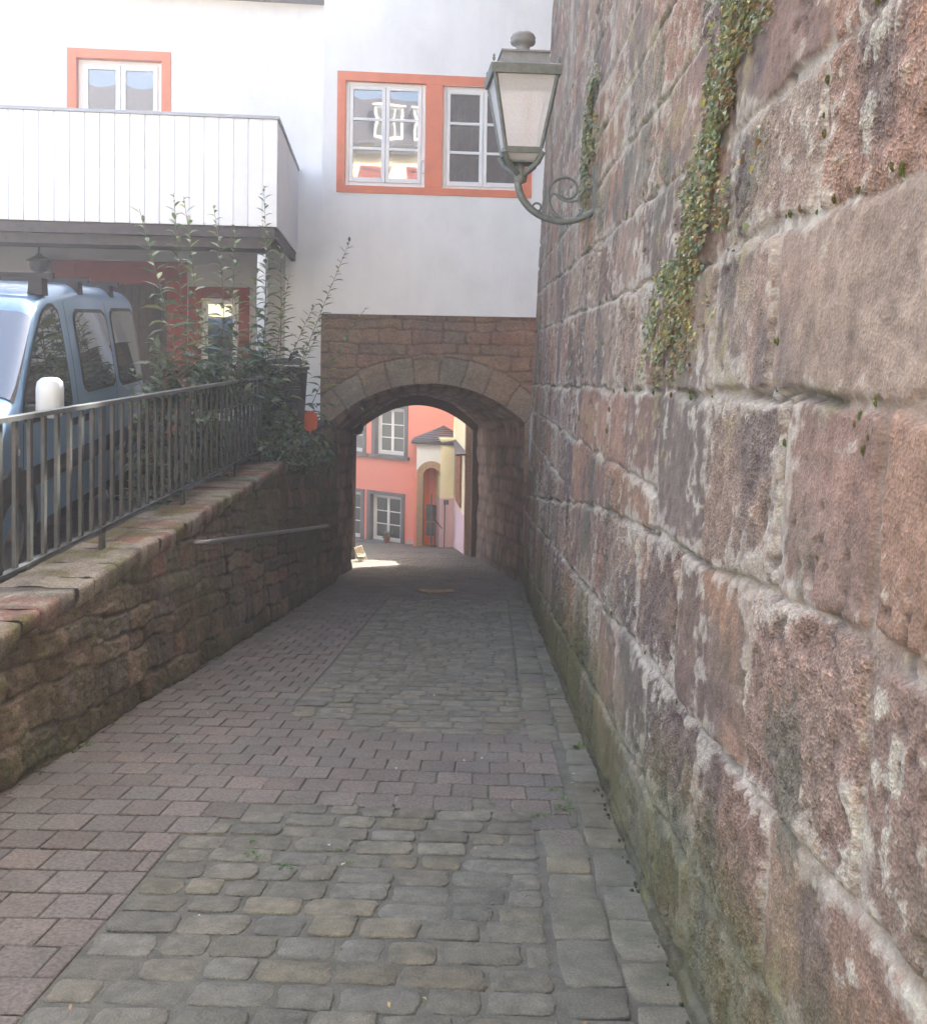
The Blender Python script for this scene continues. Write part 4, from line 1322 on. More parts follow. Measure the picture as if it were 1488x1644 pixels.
for sgn in (1, -1):
    apil = lambda h: 1.03 + 0.60 * max(0, (h - 0.96) / 0.66) ** 1.45
    cfg = (('side_window', apil, lambda h: 1.90 - 0.02 * h, 0.945, 1.615), ('side_window', lambda h: 2.19, lambda h: 2.96 - 0.05 * (h - 1.0), 1.045, 1.585), ('side_window', lambda h: 3.09, lambda h: 3.90 - 0.20 * (h - 1.0), 1.03, 1.60))
    for nm, a, b, h0, h1 in cfg:
        rim = side_panel(nm, (lambda h, a=a: a(h) - 0.028), (lambda h, b=b: b(h) + 0.028), h0 - 0.026, h1 + 0.026, 0.003, M['black'], sgn, rad=0.09)
        side_panel('pane', a, b, h0, h1, 0.007, M['carglass'], sgn, rim, rad=0.075)
    # black rubbing strip, sill, door seams, handle
    side_panel('side_moulding', lambda h: 0.62 if h > 0 else 0, lambda h: 3.85, 0.545, 0.665, 0.014, M['black'], sgn, nh=6, nf=30, rad=0.03)
    side_panel('sill', lambda h: 1.25, lambda h: 3.05, 0.235, 0.30, 0.012, M['black'], sgn, nh=3, nf=20, rad=0.01)
    for (f0, h0, h1) in ((1.02, 0.30, 0.93), (2.02, 0.30, 1.66), (2.98, 0.30, 1.66)):
        side_panel('door_seam', lambda h, f=f0: f - 0.005, lambda h, f=f0: f + 0.005, h0, h1, 0.002, M['black'], sgn, nh=16, nf=1, rad=0.0)
    hd = side_panel('door_handle', lambda h: 1.80, lambda h: 1.97, 0.83, 0.88, 0.022, M['black'], sgn, nh=6, nf=4, rad=0.02)
    side_panel('door_handle', lambda h: 2.06, lambda h: 2.22, 0.83, 0.88, 0.022, M['black'], sgn, nh=6, nf=4, rad=0.02)
    side_panel('side_lamp', lambda h: 0.86, lambda h: 0.95, 0.76, 0.80, 0.010, M['clearlamp'], sgn, nh=4, nf=3, rad=0.015)
    side_panel('tail_lamp', lambda h: 3.98, lambda h: 4.06, 0.85, 1.35, 0.006, M['redlamp'], sgn, nh=10, nf=3, rad=0.03)
    side_panel('headlight', lambda h: 0.06, lambda h: 0.40, 0.68, 0.86, 0.008, M['clearlamp'], sgn, nh=10, nf=8, rad=0.07)
    side_panel('bumper', lambda h: 0.005, lambda h: 0.52, 0.26, 0.62, 0.015, M['black'], sgn, nh=8, nf=8, rad=0.05)
    side_panel('bumper', lambda h: 3.68, lambda h: 4.08, 0.26, 0.60, 0.015, M['black'], sgn, nh=8, nf=8, rad=0.05)
    for f0 in (0.87, 3.56):
        # wheel well and wheel
        mb = MB(); n = 30; vs = [vw(f0, sgn * (vW(f0, 0.5) - 0.02), 0.3)]
        for r_, o in ((0.355, 0.004), (0.365, 0.012), (0.395, 0.012), (0.40, 0.002)):
            for k in range(n + 1):
                t = math.pi * 1.12 * k / n - math.pi * 0.06
                h = 0.30 + r_ * math.sin(t); f = f0 + r_ * math.cos(t)
                vs.append(vw(f, sgn * (vW(f, max(h, 0.2)) + o), h))
        q = [(0, 1 + k, 2 + k) for k in range(n)]
        for a in range(3):
            b0 = 1 + a * (n + 1)
            q += [(b0 + k, b0 + k + 1, b0 + n + 2 + k, b0 + n + 1 + k) for k in range(n)]
        mb.add(vs, q if sgn < 0 else [x[::-1] for x in q], True)
        mb.build('wheel_arch', M['black'], van)
        wheel = MB(); n = 32
        prof = [(0.19, 0.02), (0.205, 0.0), (0.285, -0.005), (0.30, 0.015), (0.302, 0.17), (0.28, 0.185)]
        vs = [vw(f0 + r_ * math.cos(2 * math.pi * k / n), sgn * (0.868 - d_), 0.30 + r_ * math.sin(2 * math.pi * k / n)) for r_, d_ in prof for k in range(n)]
        wheel.add(vs, [(i * n + k, i * n + (k + 1) % n, (i + 1) * n + (k + 1) % n, (i + 1) * n + k) for i in range(len(prof) - 1) for k in range(n)], True)
        wo = wheel.build('wheel', M['rubber'], van)
        rim = MB()
        prof = [(0.0, 0.01), (0.04, 0.008), (0.06, 0.025), (0.15, 0.03), (0.18, 0.012), (0.195, 0.018)]
        vs = [vw(f0 + r_ * math.cos(2 * math.pi * k / n), sgn * (0.868 - d_), 0.30 + r_ * math.sin(2 * math.pi * k / n)) for r_, d_ in prof for k in range(n)]
        rim.add(vs, [(i * n + k, i * n + (k + 1) % n, (i + 1) * n + (k + 1) % n, (i + 1) * n + k) for i in range(len(prof) - 1) for k in range(n)], True)
        rim.build('rim', M['steel'], wo)
    # door mirror on a black foot
    mm_ = MB()
    cen = (1.10, sgn * 0.985, 1.075); n = 16; vs = []
    for a_, (sx, dz) in enumerate(((0.35, -0.115), (0.82, -0.105), (1.0, -0.07), (1.0, 0.06), (0.92, 0.10), (0.6, 0.122), (0.15, 0.127))):
        for k in range(n):
            t = 2 * math.pi * k / n
            cc, ss = math.cos(t), math.sin(t); rr = (abs(cc) ** 3 + abs(ss) ** 3) ** (-1 / 3)
            vs.append(vw(cen[0] + 0.062 * rr * ss * sx, cen[1] + 0.075 * rr * cc * sx, cen[2] + dz))
    mm_.add(vs, [(i * n + k, i * n + (k + 1) % n, (i + 1) * n + (k + 1) % n, (i + 1) * n + k) for i in range(6) for k in range(n)], True)
    mo = mm_.build('door_mirror', M['mirrorcap'], van)
    mb = MB(); mb.tube([vw(1.12, sgn * 0.84, 1.00), vw(1.11, sgn * 0.93, 1.00)], 0.045, 8); mb.build('mirror_foot', M['black'], mo)

# windscreen: follows the body skin, a centimetre proud of it
i0, i1 = fs_.index(0.98), fs_.index(1.44)
j0 = NSIDE + 2; j1 = P.shape[1] - 1 - j0
ws = P[i0:i1 + 1, j0:j1 + 1] + np.array([-VR[0] * 0.008, -VR[1] * 0.008, 0.008])
grid('windscreen', ws, M['carglass'], None, van, flip=True)
# three roof bars on feet
for f0 in (1.72, 2.45, 3.25):
    mb = MB()
    mb.hexa([vw(f0 - 0.022, -0.80, 1.803), vw(f0 - 0.022, 0.80, 1.803), vw(f0 + 0.022, 0.80, 1.803), vw(f0 + 0.022, -0.80, 1.803),
             vw(f0 - 0.018, -0.80, 1.838), vw(f0 - 0.018, 0.80, 1.838), vw(f0 + 0.018, 0.80, 1.838), vw(f0 + 0.018, -0.80, 1.838)])
    rb = mb.build('roof_bar', M['black'], van)
    for s in (1, -1):
        mb = MB()
        mb.hexa([vw(f0 - 0.06, s * 0.70 - 0.045, 1.70), vw(f0 - 0.06, s * 0.70 + 0.045, 1.69), vw(f0 + 0.06, s * 0.70 + 0.045, 1.69), vw(f0 + 0.06, s * 0.70 - 0.045, 1.70),
                 vw(f0 - 0.05, s * 0.70 - 0.04, 1.804), vw(f0 - 0.05, s * 0.70 + 0.04, 1.804), vw(f0 + 0.05, s * 0.70 + 0.04, 1.804), vw(f0 + 0.05, s * 0.70 - 0.04, 1.804)])
        mb.build('foot', M['black'], rb)

# ================================================================== bin and plate by the archway
bn = empty('waste_bin', (-2.78, 12.75, -0.1))
tag(bn, 'dark grey lidded bin half hidden by leaves at the railing end', 'bin')
mb = MB()
x0, x1, y0, y1 = -3.03, -2.50, 12.5, 13.05
mb.hexa([(x0 + .06, y0 + .06, -0.16), (x1 - .06, y0 + .06, -0.16), (x1 - .06, y1 - .06, -0.16), (x0 + .06, y1 - .06, -0.16), (x0, y0, 1.14), (x1, y0, 1.14), (x1, y1, 1.14), (x0, y1, 1.14)])
mb.box(x0 - .025, x1 + .025, y0 - .025, y1 + .025, 1.143, 1.185)
mb.build('body', M['bin'], bn)
mb = MB(); vs = []
for j in range(7):
    a = j / 6
    for i in range(7):
        b = i / 6
        vs.append((lerp(x0 - .02, x1 + .02, b), lerp(y0 - .02, y1 + .03, a), 1.188 + 0.12 * math.sin(math.pi * (0.12 + 0.76 * a)) * (0.6 + 0.4 * math.sin(math.pi * b))))
mb.add(vs, [(j * 7 + i, j * 7 + i + 1, (j + 1) * 7 + i + 1, (j + 1) * 7 + i) for j in range(6) for i in range(6)], True)
ld = mb.build('lid', M['bin'], bn)
mb = MB(); mb.tube([(-2.66, 12.6, 1.27), (-2.64, 12.62, 1.36), (-2.56, 12.66, 1.40)], 0.022, 6); mb.build('handle', M['bin'], ld)

mb = MB(); n = 14
vs = []
c = (-2.47, 13.12, 0.41)
for d_ in (0.0, 0.02):
    for k in range(n):
        t = 2 * math.pi * (k + .5) / n; cc, ss = math.cos(t), math.sin(t); rr = (abs(cc) ** 5 + abs(ss) ** 5) ** (-1 / 5)
        vs.append((c[0] + 0.10 * rr * cc, c[1] + d_ - 0.004 * cc, c[2] + 0.135 * rr * ss))
mb.add(vs, [tuple(range(n)), tuple(range(2 * n - 1, n - 1, -1))] + [(k, n + k, n + (k + 1) % n, (k + 1) % n) for k in range(n)])
mb.tube([(-2.47, 13.135, 0.5), (-2.475, 13.15, 0.1)], 0.012, 6)
tag(mb.build('orange_plate', M['tag']), 'small orange plate with rounded corners beside the archway, above trailing leaves', 'plate')

# dark round lamp at the left end of the passage
rl_ = empty('passage_lamp', (-2.45, 17.6, -0.1))
tag(rl_, 'dark round lamp silhouetted against the daylight at the left side of the passage', 'lamp')
mb = MB(); c = (-2.44, 17.75, -0.13)
mb.lathe((c[0], c[1], c[2]), [(0.0, -0.13), (0.05, -0.12), (0.10, -0.08), (0.125, 0.0), (0.10, 0.08), (0.05, 0.12), (0, 0.13)], 18); mb.build('globe', M['bin'], rl_)
mb = MB(); mb.tube([(-2.62, 17.75, -0.02), (-2.50, 17.75, 0.02), (-2.44, 17.75, -0.02)], 0.02, 6); mb.build('arm', M['black'], rl_)

# ================================================================== wall lantern on the sandstone wall
LY = 7.0
sl = empty('street_lantern', (0.80, LY, 2.75))
tag(sl, 'old tapered street lantern with frosted glass on a scrolled iron bracket from the sandstone wall', 'street lamp')
lc = (0.232, LY)


def lz(y):
    return 1.6 + (546.5 - y) / 214.3


def sqring(h, half, rot=0.10):
    half *= 0.95
    return [(lc[0] + half * (math.cos(rot) * a - math.sin(rot) * b), lc[1] + half * (math.sin(rot) * a + math.cos(rot) * b), h) for a, b in ((-1, -1), (1, -1), (1, 1), (-1, 1))]


def frustum(mb, z0, w0, z1, w1):
    mb.hexa(sqring(z0, w0) + sqring(z1, w1))


# glass body
mb = MB()
a0, a1 = sqring(lz(245), 0.138), sqring(lz(137), 0.236)
mb.add(a0 + a1, [(0, 1, 5, 4), (1, 2, 6, 5), (2, 3, 7, 6), (3, 0, 4, 7)])
inn0, inn1 = sqring(lz(245), 0.130), sqring(lz(137), 0.228)
mb.build('glass', M['lampglass'], sl)
mb = MB(); mb.lathe((lc[0], lc[1], lz(232)), [(0.0, 0.0), (0.03, 0.0), (0.035, 0.10), (0.06, 0.16), (0.05, 0.26), (0, 0.29)], 12); mb.build('bulb', M['clearlamp'], sl)
fr = MB()
frustum(fr, lz(137), 0.262, lz(123), 0.272)
fr_o = fr.build('top_frame', M['lampiron'], sl)
mb = MB(); frustum(mb, lz(253), 0.142, lz(244), 0.150); mb.build('bottom_frame', M['lampiron'], sl)
for i in range(4):
    p, q = Vector(a0[i]), Vector(a1[i])
    mb = MB(); mb.tube([p, q], 0.016, 4); mb.build('corner_bar', M['lampiron'], sl)
mb = MB(); frustum(mb, lz(123) + .001, 0.262, lz(117), 0.20); frustum(mb, lz(117), 0.196, lz(100), 0.176); frustum(mb, lz(100), 0.190, lz(97), 0.186)
frustum(mb, lz(97) , 0.17, lz(94.5), 0.08)
mb.build('roof', M['lampcap'], sl)
for i in range(4):
    p = sqring(lz(120), 0.25)[i]
    mb = MB(); mb.lathe(p, [(0.006, 0), (0.012, 0.015), (0.007, 0.03), (0.01, 0.04), (0, 0.055)], 8); mb.build('corner_knob', M['lampiron'], sl)
mb = MB(); mb.lathe((lc[0], lc[1], lz(98)), [(0.075, 0), (0.066, 0.02), (0.054, 0.05), (0.050, 0.07), (0.062, 0.085), (0.088, 0.095), (0.094, 0.115), (0.085, 0.130), (0.094, 0.138), (0.080, 0.165), (0.05, 0.185), (0, 0.192)], 20)
mb.build('finial', M['lampcap'], sl)
mb = MB(); b0, b1 = sqring(lz(263), 0.095), sqring(lz(253), 0.125)
mb.add(b0 + b1, [(0, 1, 5, 4), (1, 2, 6, 5), (2, 3, 7, 6), (3, 0, 4, 7), (3, 2, 1, 0)]); mb.build('lower_glass', M['lampglass'], sl)
mb = MB(); frustum(mb, lz(266), 0.098, lz(262.5), 0.098); mb.build('lower_frame', M['lampiron'], sl)
# prongs, boss, arm with scrolls
LX = lambda x: (x - 780) / 214.3 - (0.022 if x < 850 else 0.022 * max(0, (960 - x) / 110))
arm = MB()
for i in range(4):
    p = Vector(sqring(lz(249), 0.150)[i]); q = Vector((lc[0], LY, lz(287)))
    m_ = p.lerp(q, 0.45) + (p - Vector((lc[0], LY, p.z))) * 0.25
    arm.tube([p + Vector((0, 0, -0.012)), p.lerp(m_, 0.5) + (p - q) * 0.03, m_, q], [0.024, 0.02, 0.02, 0.024], 8)
arm.lathe((lc[0], LY, lz(292)), [(0.01, -0.03), (0.045, -0.01), (0.05, 0.03), (0.036, 0.06), (0.046, 0.075), (0.03, 0.10), (0.018, 0.13), (0.018, 0.20)], 12)
arm.build('lamp_socket', M['lampiron'], sl)


def curve(pts, n=8):
    out = []
    for i in range(len(pts) - 1):
        p0 = pts[max(0, i - 1)]; p1 = pts[i]; p2 = pts[i + 1]; p3 = pts[min(len(pts) - 1, i + 2)]
        for k in range(n):
            t = k / n
            out.append(tuple(0.5 * (2 * p1[a] + (p2[a] - p0[a]) * t + (2 * p0[a] - 5 * p1[a] + 4 * p2[a] - p3[a]) * t * t + (3 * p1[a] - p0[a] - 3 * p2[a] + p3[a]) * t ** 3) for a in range(2)))
    return out + [tuple(pts[-1])]


def wire(mb, pts, r, n=8):
    c = curve(pts)
    rr = [lerp(r[0], r[1], i / (len(c) - 1)) for i in range(len(c))] if isinstance(r, tuple) else r
    mb.tube([(LX(x), LY, lz(y)) for x, y in c], rr, n)


mb = MB()
wire(mb, [(833, 284), (831, 300), (838, 320), (853, 338), (873, 350), (898, 356), (922, 353), (944, 342), (960, 322), (968, 300)], (0.030, 0.022))
wire(mb, [(852, 336), (858, 328), (866, 330), (866, 338), (860, 340)], 0.009, 6)
mb.build('bracket', M['lampiron'], sl)
mb = MB()
wire(mb, [(900, 353), (886, 342), (878, 322), (880, 302), (891, 290), (906, 287), (918, 294), (922, 307), (915, 318), (903, 320), (895, 314), (898, 307)], (0.014, 0.009), 6)
wire(mb, [(880, 318), (887, 312), (896, 320), (908, 324), (922, 323)], 0.010, 6)
wire(mb, [(922, 350), (930, 336), (924, 322), (928, 312), (934, 302), (940, 304), (950, 294), (956, 288)], (0.014, 0.009), 6)
wire(mb, [(935, 303), (930, 292), (938, 285), (944, 290)], 0.010, 6)
mb.build('scroll', M['lampiron'], sl)
mb = MB(); wx = wall_x(LY, 2.72)
mb.hexa([(wx - 0.03, LY - 0.05, 2.55), (wx + 0.06, LY - 0.05, 2.55), (wx + 0.06, LY + 0.05, 2.55), (wx - 0.03, LY + 0.05, 2.55), (wx - 0.03, LY - 0.05, 2.9), (wx + 0.06, LY - 0.05, 2.9), (wx + 0.06, LY + 0.05, 2.9), (wx - 0.03, LY + 0.05, 2.9)])
mb.build('wall_plate', M['lampiron'], sl)


# ================================================================== plants
def rot_basis(d):
    d = Vector(d).normalized()
    s = d.cross(Vector((0, 0, 1)))
    s = s.normalized() if s.length > 1e-4 else Vector((1, 0, 0))
    return d, s, s.cross(d).normalized()


def leaf(mb, p, d, L, W, rnd, tint, droop=0.25, roll=0.5):
    d, s, u = rot_basis(d)
    a = rnd.uniform(-roll, roll)
    s, u = s * math.cos(a) + u * math.sin(a), u * math.cos(a) - s * math.sin(a)
    p = Vector(p); mb.tint = tint
    z = Vector((0, 0, -1))
    f = 0.22 * W
    c = [p, p + d * L * 0.35 + z * droop * L * 0.08, p + d * L * 0.7 + z * droop * L * 0.35, p + d * L + z * droop * L * 0.8]
    l1, r1 = c[1] + s * W * 0.5 + u * f, c[1] - s * W * 0.5 + u * f
    l2, r2 = c[2] + s * W * 0.36 + u * f * .7, c[2] - s * W * 0.36 + u * f * .7
    mb.add([c[0], c[1], c[2], c[3], l1, l2, r1, r2], [(0, 1, 4), (1, 2, 5, 4), (2, 3, 5), (0, 6, 1), (1, 6, 7, 2), (2, 7, 3)], True)


def green(rnd, base=(0.075, 0.125, 0.062), var=0.35, yel=0.1):
    t = rnd.uniform(1 - var, 1 + var)
    if rnd.random() < yel:
        return (base[0] * 1.9 * t, base[1] * 1.45 * t, base[2] * 0.9 * t)
    w = rnd.uniform(-0.12, 0.12)
    return (base[0] * t * (1 + w), base[1] * t, base[2] * t * (1 - w))


def bez(a, b, c, n=14):
    return [a.lerp(b, t).lerp(b.lerp(c, t), t) for t in [i / n for i in range(n + 1)]]


def shoot(st, lf, a, b, c, rnd, L=0.19, W=0.05, gap=0.042, r=0.0065, start=0.15, base=(0.075, 0.125, 0.062)):
    """upright shoot with narrow alternate leaves, smaller and paler towards the tip"""
    pts = bez(Vector(a), Vector(b), Vector(c))
    st.tube(pts, [lerp(r, r * 0.35, i / (len(pts) - 1)) for i in range(len(pts))], 5)
    tot = sum((pts[i + 1] - pts[i]).length for i in range(len(pts) - 1))
    n = int(tot * (1 - start) / gap); ph = rnd.uniform(0, 6)
    for i in range(n):
        t = start + (1 - start) * i / n
        x = t * (len(pts) - 1); k = min(int(x), len(pts) - 2)
        p = pts[k].lerp(pts[k + 1], x - k); up = (pts[k + 1] - pts[k]).normalized()
        th = ph + i * 2.4
        sc_ = lerp(1.05, 0.45, max(0, (t - 0.35) / 0.65)) * rnd.uniform(0.75, 1.2)
        d = Vector((math.cos(th), math.sin(th), 0)) + up * lerp(0.15, 0.9, t)
        k2 = lerp(1.0, 1.35, t)
        g = green(rnd, base)
        leaf(lf, p, d, L * sc_, W * sc_, rnd, (g[0] * k2, g[1] * k2, g[2]), droop=rnd.uniform(0.1, 0.7))


def bush(lf, st, c, rad, n, rnd, L=0.075, W=0.04, base=(0.06, 0.10, 0.055)):
    """clumped leafy mass: twigs radiating from the base, leaves set along them"""
    c = Vector(c)
    for i in range(n):
        th = rnd.uniform(0, 6.28); e = rnd.uniform(-0.1, 1.25)
        d = Vector((math.cos(th) * math.cos(e) * rad[0], math.sin(th) * math.cos(e) * rad[1], math.sin(e) * rad[2]))
        d *= rnd.uniform(0.55, 1.05)
        a = c + Vector((rnd.uniform(-.1, .1), rnd.uniform(-.1, .1), 0))
        m = a + d * 0.55 + Vector((0, 0, 0.12 * rad[2]))
        pts = bez(a, m, a + d, 6)
        st.tube(pts, [0.006, 0.005, 0.005, 0.004, 0.003, 0.003, 0.002], 4)
        for k in range(10):
            t = rnd.uniform(0.25, 1.0) * 6; j = min(int(t), 5)
            p = pts[j].lerp(pts[j + 1], t - j)
            dd = Vector((rnd.uniform(-1, 1), rnd.uniform(-1, 1), rnd.uniform(-0.2, 0.8)))
            leaf(lf, p, dd, L * rnd.uniform(0.6, 1.3), W * rnd.uniform(0.7, 1.2), rnd, green(rnd, base), droop=rnd.uniform(0, 0.8))


def PX(x, y, Y):
    """point seen at photo pixel (x, y) at distance Y down the lane: used only to size and space the shoots"""
    return Vector(((x - 780) / 1500 * Y, Y, 1.6 + (546 - 0.016 * (780 - x) - y) / 1500 * Y))


def plant(name, loc, label, cat, shoots, bushes, seed, base=(0.115, 0.165, 0.098), L=0.245, W=0.066):
    rnd = random.Random(seed)
    o = empty(name, loc); tag(o, label, cat)
    st, lf = MB(), MB()
    for (a, b, c) in shoots:
        shoot(st, lf, a, b, c, rnd, base=base, L=L, W=W)
    for (c, rad, n, L_, W_) in bushes:
        bush(lf, st, c, rad, n, rnd, L_, W_, tuple(1.12 * x for x in base))
    st.build('stem', M['bark'], o); lf.build('leaves', M['leaf'], o)
    return o


def S(base, mid, top, Y):
    return (PX(*base, Y), PX(*mid, Y), PX(*top, Y))


plant('leafy_shrub', (-3.0, 8.6, -0.16), 'tall thin leafy shoots behind the railing in front of the red door frame', 'shrub',
      [S((292, 640), (265, 500), (218, 335), 8.7), S((300, 640), (285, 480), (274, 310), 8.9), S((312, 640), (318, 470), (289, 314), 9.0), S((262, 640), (250, 560), (235, 590), 8.5),
       S((280, 650), (300, 560), (330, 520), 8.8), S((300, 650), (255, 560), (240, 545), 8.8)],
      [((-2.98, 8.75, 0.75), (0.40, 0.55, 0.75), 60, 0.13, 0.055), ((-3.05, 8.7, 0.1), (0.3, 0.7, 0.8), 80, 0.12, 0.06)], 3)
plant('leafy_shrub', (-2.98, 10.2, -0.16), 'bushy shoots behind the railing in front of the small red framed window', 'shrub',
      [S((350, 640), (366, 480), (338, 330), 10.1), S((362, 640), (372, 500), (373, 362), 10.2), S((375, 640), (385, 560), (372, 470), 10.2), S((345, 640), (330, 560), (318, 500), 10.0), S((385, 640), (400, 560), (402, 520), 10.3)],
      [((-2.98, 10.1, 0.8), (0.45, 0.55, 0.7), 80, 0.14, 0.06), ((-3.05, 10.0, 0.1), (0.35, 0.8, 0.8), 110, 0.12, 0.06)], 5)
plant('leafy_shrub', (-2.85, 11.6, -0.1), 'dense leafy shoots around the white balcony post and the bin', 'shrub',
      [S((415, 640), (430, 470), (419, 298), 11.6), S((430, 640), (418, 540), (428, 375), 11.7), S((445, 640), (452, 520), (447, 395), 11.9), S((440, 660), (465, 560), (505, 487), 12.1), S((452, 660), (475, 590), (520, 520), 12.2), S((425, 640), (402, 520), (410, 430), 11.5), S((435, 640), (440, 560), (462, 440), 11.8)],
      [((-2.86, 11.6, 0.75), (0.42, 0.5, 0.85), 85, 0.15, 0.06), ((-2.75, 12.0, 0.3), (0.35, 0.5, 0.6), 60, 0.13, 0.06), ((-2.95, 11.1, 0.1), (0.35, 0.6, 0.8), 80, 0.12, 0.06)], 7)
plant('leaning_shoot', (-2.75, 13.2, 0.1), 'single long leafy shoot leaning right across the white house wall towards the salmon window', 'plant',
      [S((476, 600), (505, 520), (560, 384), 13.2)], [], 9)
plant('leaning_shoot', (-2.62, 13.6, 0.1), 'pale shoot leaning over the left end of the archway stonework', 'plant',
      [S((498, 655), (520, 600), (586, 493), 13.6)], [], 10, base=(0.11, 0.16, 0.075))
tr = plant('trailing_plant', (-2.5, 12.6, 0.2), 'dark green trailing plant spilling over the end of the retaining wall beside the archway', 'plant',
           [S((470, 655), (530, 640), (606, 662), 13.3), S((480, 660), (520, 660), (535, 690), 13.3), S((500, 690), (528, 700), (533, 770), 13.0), S((480, 690), (520, 720), (528, 742), 12.8), S((470, 690), (500, 720), (508, 750), 12.6)],
           [((-2.62, 12.0, 0.25), (0.40, 0.75, 0.30), 70, 0.11, 0.045), ((-2.50, 11.4, 0.05), (0.28, 0.5, 0.30), 40, 0.09, 0.04), ((-2.56, 12.75, 0.0), (0.28, 0.4, 0.25), 45, 0.10, 0.045), ((-2.45, 12.3, -0.15), (0.20, 0.7, 0.3), 60, 0.08, 0.04), ((-2.43, 13.4, -0.2), (0.16, 0.4, 0.45), 46, 0.08, 0.04)], 12, base=(0.095, 0.145, 0.085), L=0.17, W=0.055)


def ivy(name, label, path, dens, seed, L=0.020, brown=0.35):
    """creeper hugging the wall: path = (y, z, half width in y, half height in z, thickness)"""
    rnd = random.Random(seed)
    o = empty(name, (wall_x(path[0][0], path[0][1]), path[0][0], path[0][1])); tag(o, label, 'creeper')
    lf, st = MB(), MB()
    tot = len(path) - 1
    for i in range(dens):
        t = rnd.random() * tot; k = int(t); a = t - k
        y, z, wy, wz, th = [lerp(path[k][q], path[k + 1][q], a) for q in range(5)]
        gx, gy = rnd.gauss(0, 0.5), rnd.gauss(0, 0.5)
        edge = fbm(np.array([y * 7 + gx]), np.array([z * 7 + gy]), 2, seed)[0]
        hole = fbm(np.array([y * 5 + gx * wy * 9 + 3]), np.array([z * 6 + gy * wz * 6]), 3, seed + 5)[0]
        if abs(gx) > 0.35 + edge * 1.3 or abs(gy) > 1.3 or hole < 0.50:
            continue
        yy, zz = y + gx * wy, z + gy * wz
        pr = th * max(0.12, 1 - abs(gx) * 0.8) * rnd.uniform(0.15, 1.1)
        p = (wall_x(yy, zz) - 0.008 - pr, yy, zz)
        right = gx < 0.05
        b = rnd.random()
        if b < brown * (1.5 if right else 0.4):
            g = rnd.choice(((0.28, 0.17, 0.085), (0.33, 0.25, 0.11), (0.24, 0.145, 0.08), (0.38, 0.31, 0.12)))
            q = rnd.uniform(0.6, 1.2); g = tuple(x * q for x in g)
        else:
            g = green(rnd, (0.19, 0.23, 0.115), 0.4, 0.15)
        d = (-rnd.uniform(0.2, 1.0), rnd.uniform(-1, 1), rnd.uniform(-1.1, 0.5))
        s = rnd.uniform(0.6, 1.4)
        leaf(lf, p, d, L * s * 1.2, L * s, rnd, g, droop=0.6, roll=1.0)
    c = curve([(y, z) for y, z, *_ in path], 6)
    st.tube([(wall_x(y, z) - 0.012, y + 0.05 * math.sin(z * 9), z) for y, z in c], 0.006, 6)
    st.build('stem', M['bark'], o); lf.build('leaves', M['leaf'], o)


ivy('ivy', 'long ragged strip of green and rusty ivy creeping up the middle of the sandstone wall',
    [(4.05, 1.50, 0.50, 0.10, 0.015), (3.75, 1.72, 0.52, 0.18, 0.022), (3.40, 1.95, 0.52, 0.2, 0.026), (3.12, 2.15, 0.50, 0.2, 0.026), (2.98, 2.40, 0.46, 0.2, 0.026), (2.93, 2.65, 0.42, 0.2, 0.024), (2.90, 2.95, 0.40, 0.2, 0.022), (2.9, 3.2, 0.3, 0.2, 0.02)], 19000, 41, L=0.013, brown=0.35)
ivy('ivy', 'small green patch of ivy on the sandstone wall just behind the street lantern',
    [(7.55, 2.75, 0.45, 0.25, 0.03), (7.6, 3.1, 0.6, 0.25, 0.05), (7.6, 3.45, 0.55, 0.22, 0.045), (7.6, 3.62, 0.4, 0.12, 0.03)], 3800, 43, L=0.024, brown=0.12)

# weeds between the paving stones
wd = MB(); rw_ = random.Random(6)
for (px, py, s) in ((0.42, 4.62, 0.05), (0.30, 4.5, 0.03), (0.44, 4.75, 0.03), (0.40, 4.9, 0.03), (-0.02, 4.62, 0.022), (0.07, 4.63, 0.02), (-0.98, 3.92, 0.028), (-0.93, 3.88, 0.02), (-0.80, 3.80, 0.03), (-0.72, 4.02, 0.02), (-0.62, 4.0, 0.02), (-0.55, 3.86, 0.02), (0.30, 5.3, 0.02), (0.52, 6.4, 0.03), (0.55, 7.2, 0.035), (0.58, 7.9, 0.04), (0.50, 8.7, 0.03), (0.58, 9.4, 0.04), (0.3, 8.3, 0.02), (0.1, 8.0, 0.02), (-2.36, 5.5, 0.04), (-2.38, 6.1, 0.03), (-2.3, 7.0, 0.03), (-2.0, 5.3, 0.02), (-1.9, 5.7, 0.025), (-2.3, 4.2, 0.03), (-2.36, 8.3, 0.03), (-2.3, 6.6, 0.03), (0.62, 5.7, 0.05), (0.63, 5.2, 0.03), (-1.0, 4.05, 0.02), (0.2, 3.6, 0.014)):
    for i in range(26):
        th = rw_.uniform(0, 6.28); r_ = s * rw_.uniform(0.1, 1.1)
        p = (px + r_ * math.cos(th), py + r_ * math.sin(th), lane_z(px, py + r_ * math.sin(th)) - 0.004)
        leaf(wd, p, (math.cos(th), math.sin(th), rw_.uniform(0.3, 1.6)), s * rw_.uniform(0.4, 1.0), s * rw_.uniform(0.2, 0.4), rw_, green(rw_, (0.085, 0.15, 0.05), 0.3, 0.15), droop=0.5)
tag(wd.build('paving_weeds', M['leaf']), 'tiny green weeds growing in the joints of the paving', 'weeds', kind='stuff')
lt = MB(); rw_ = random.Random(16)
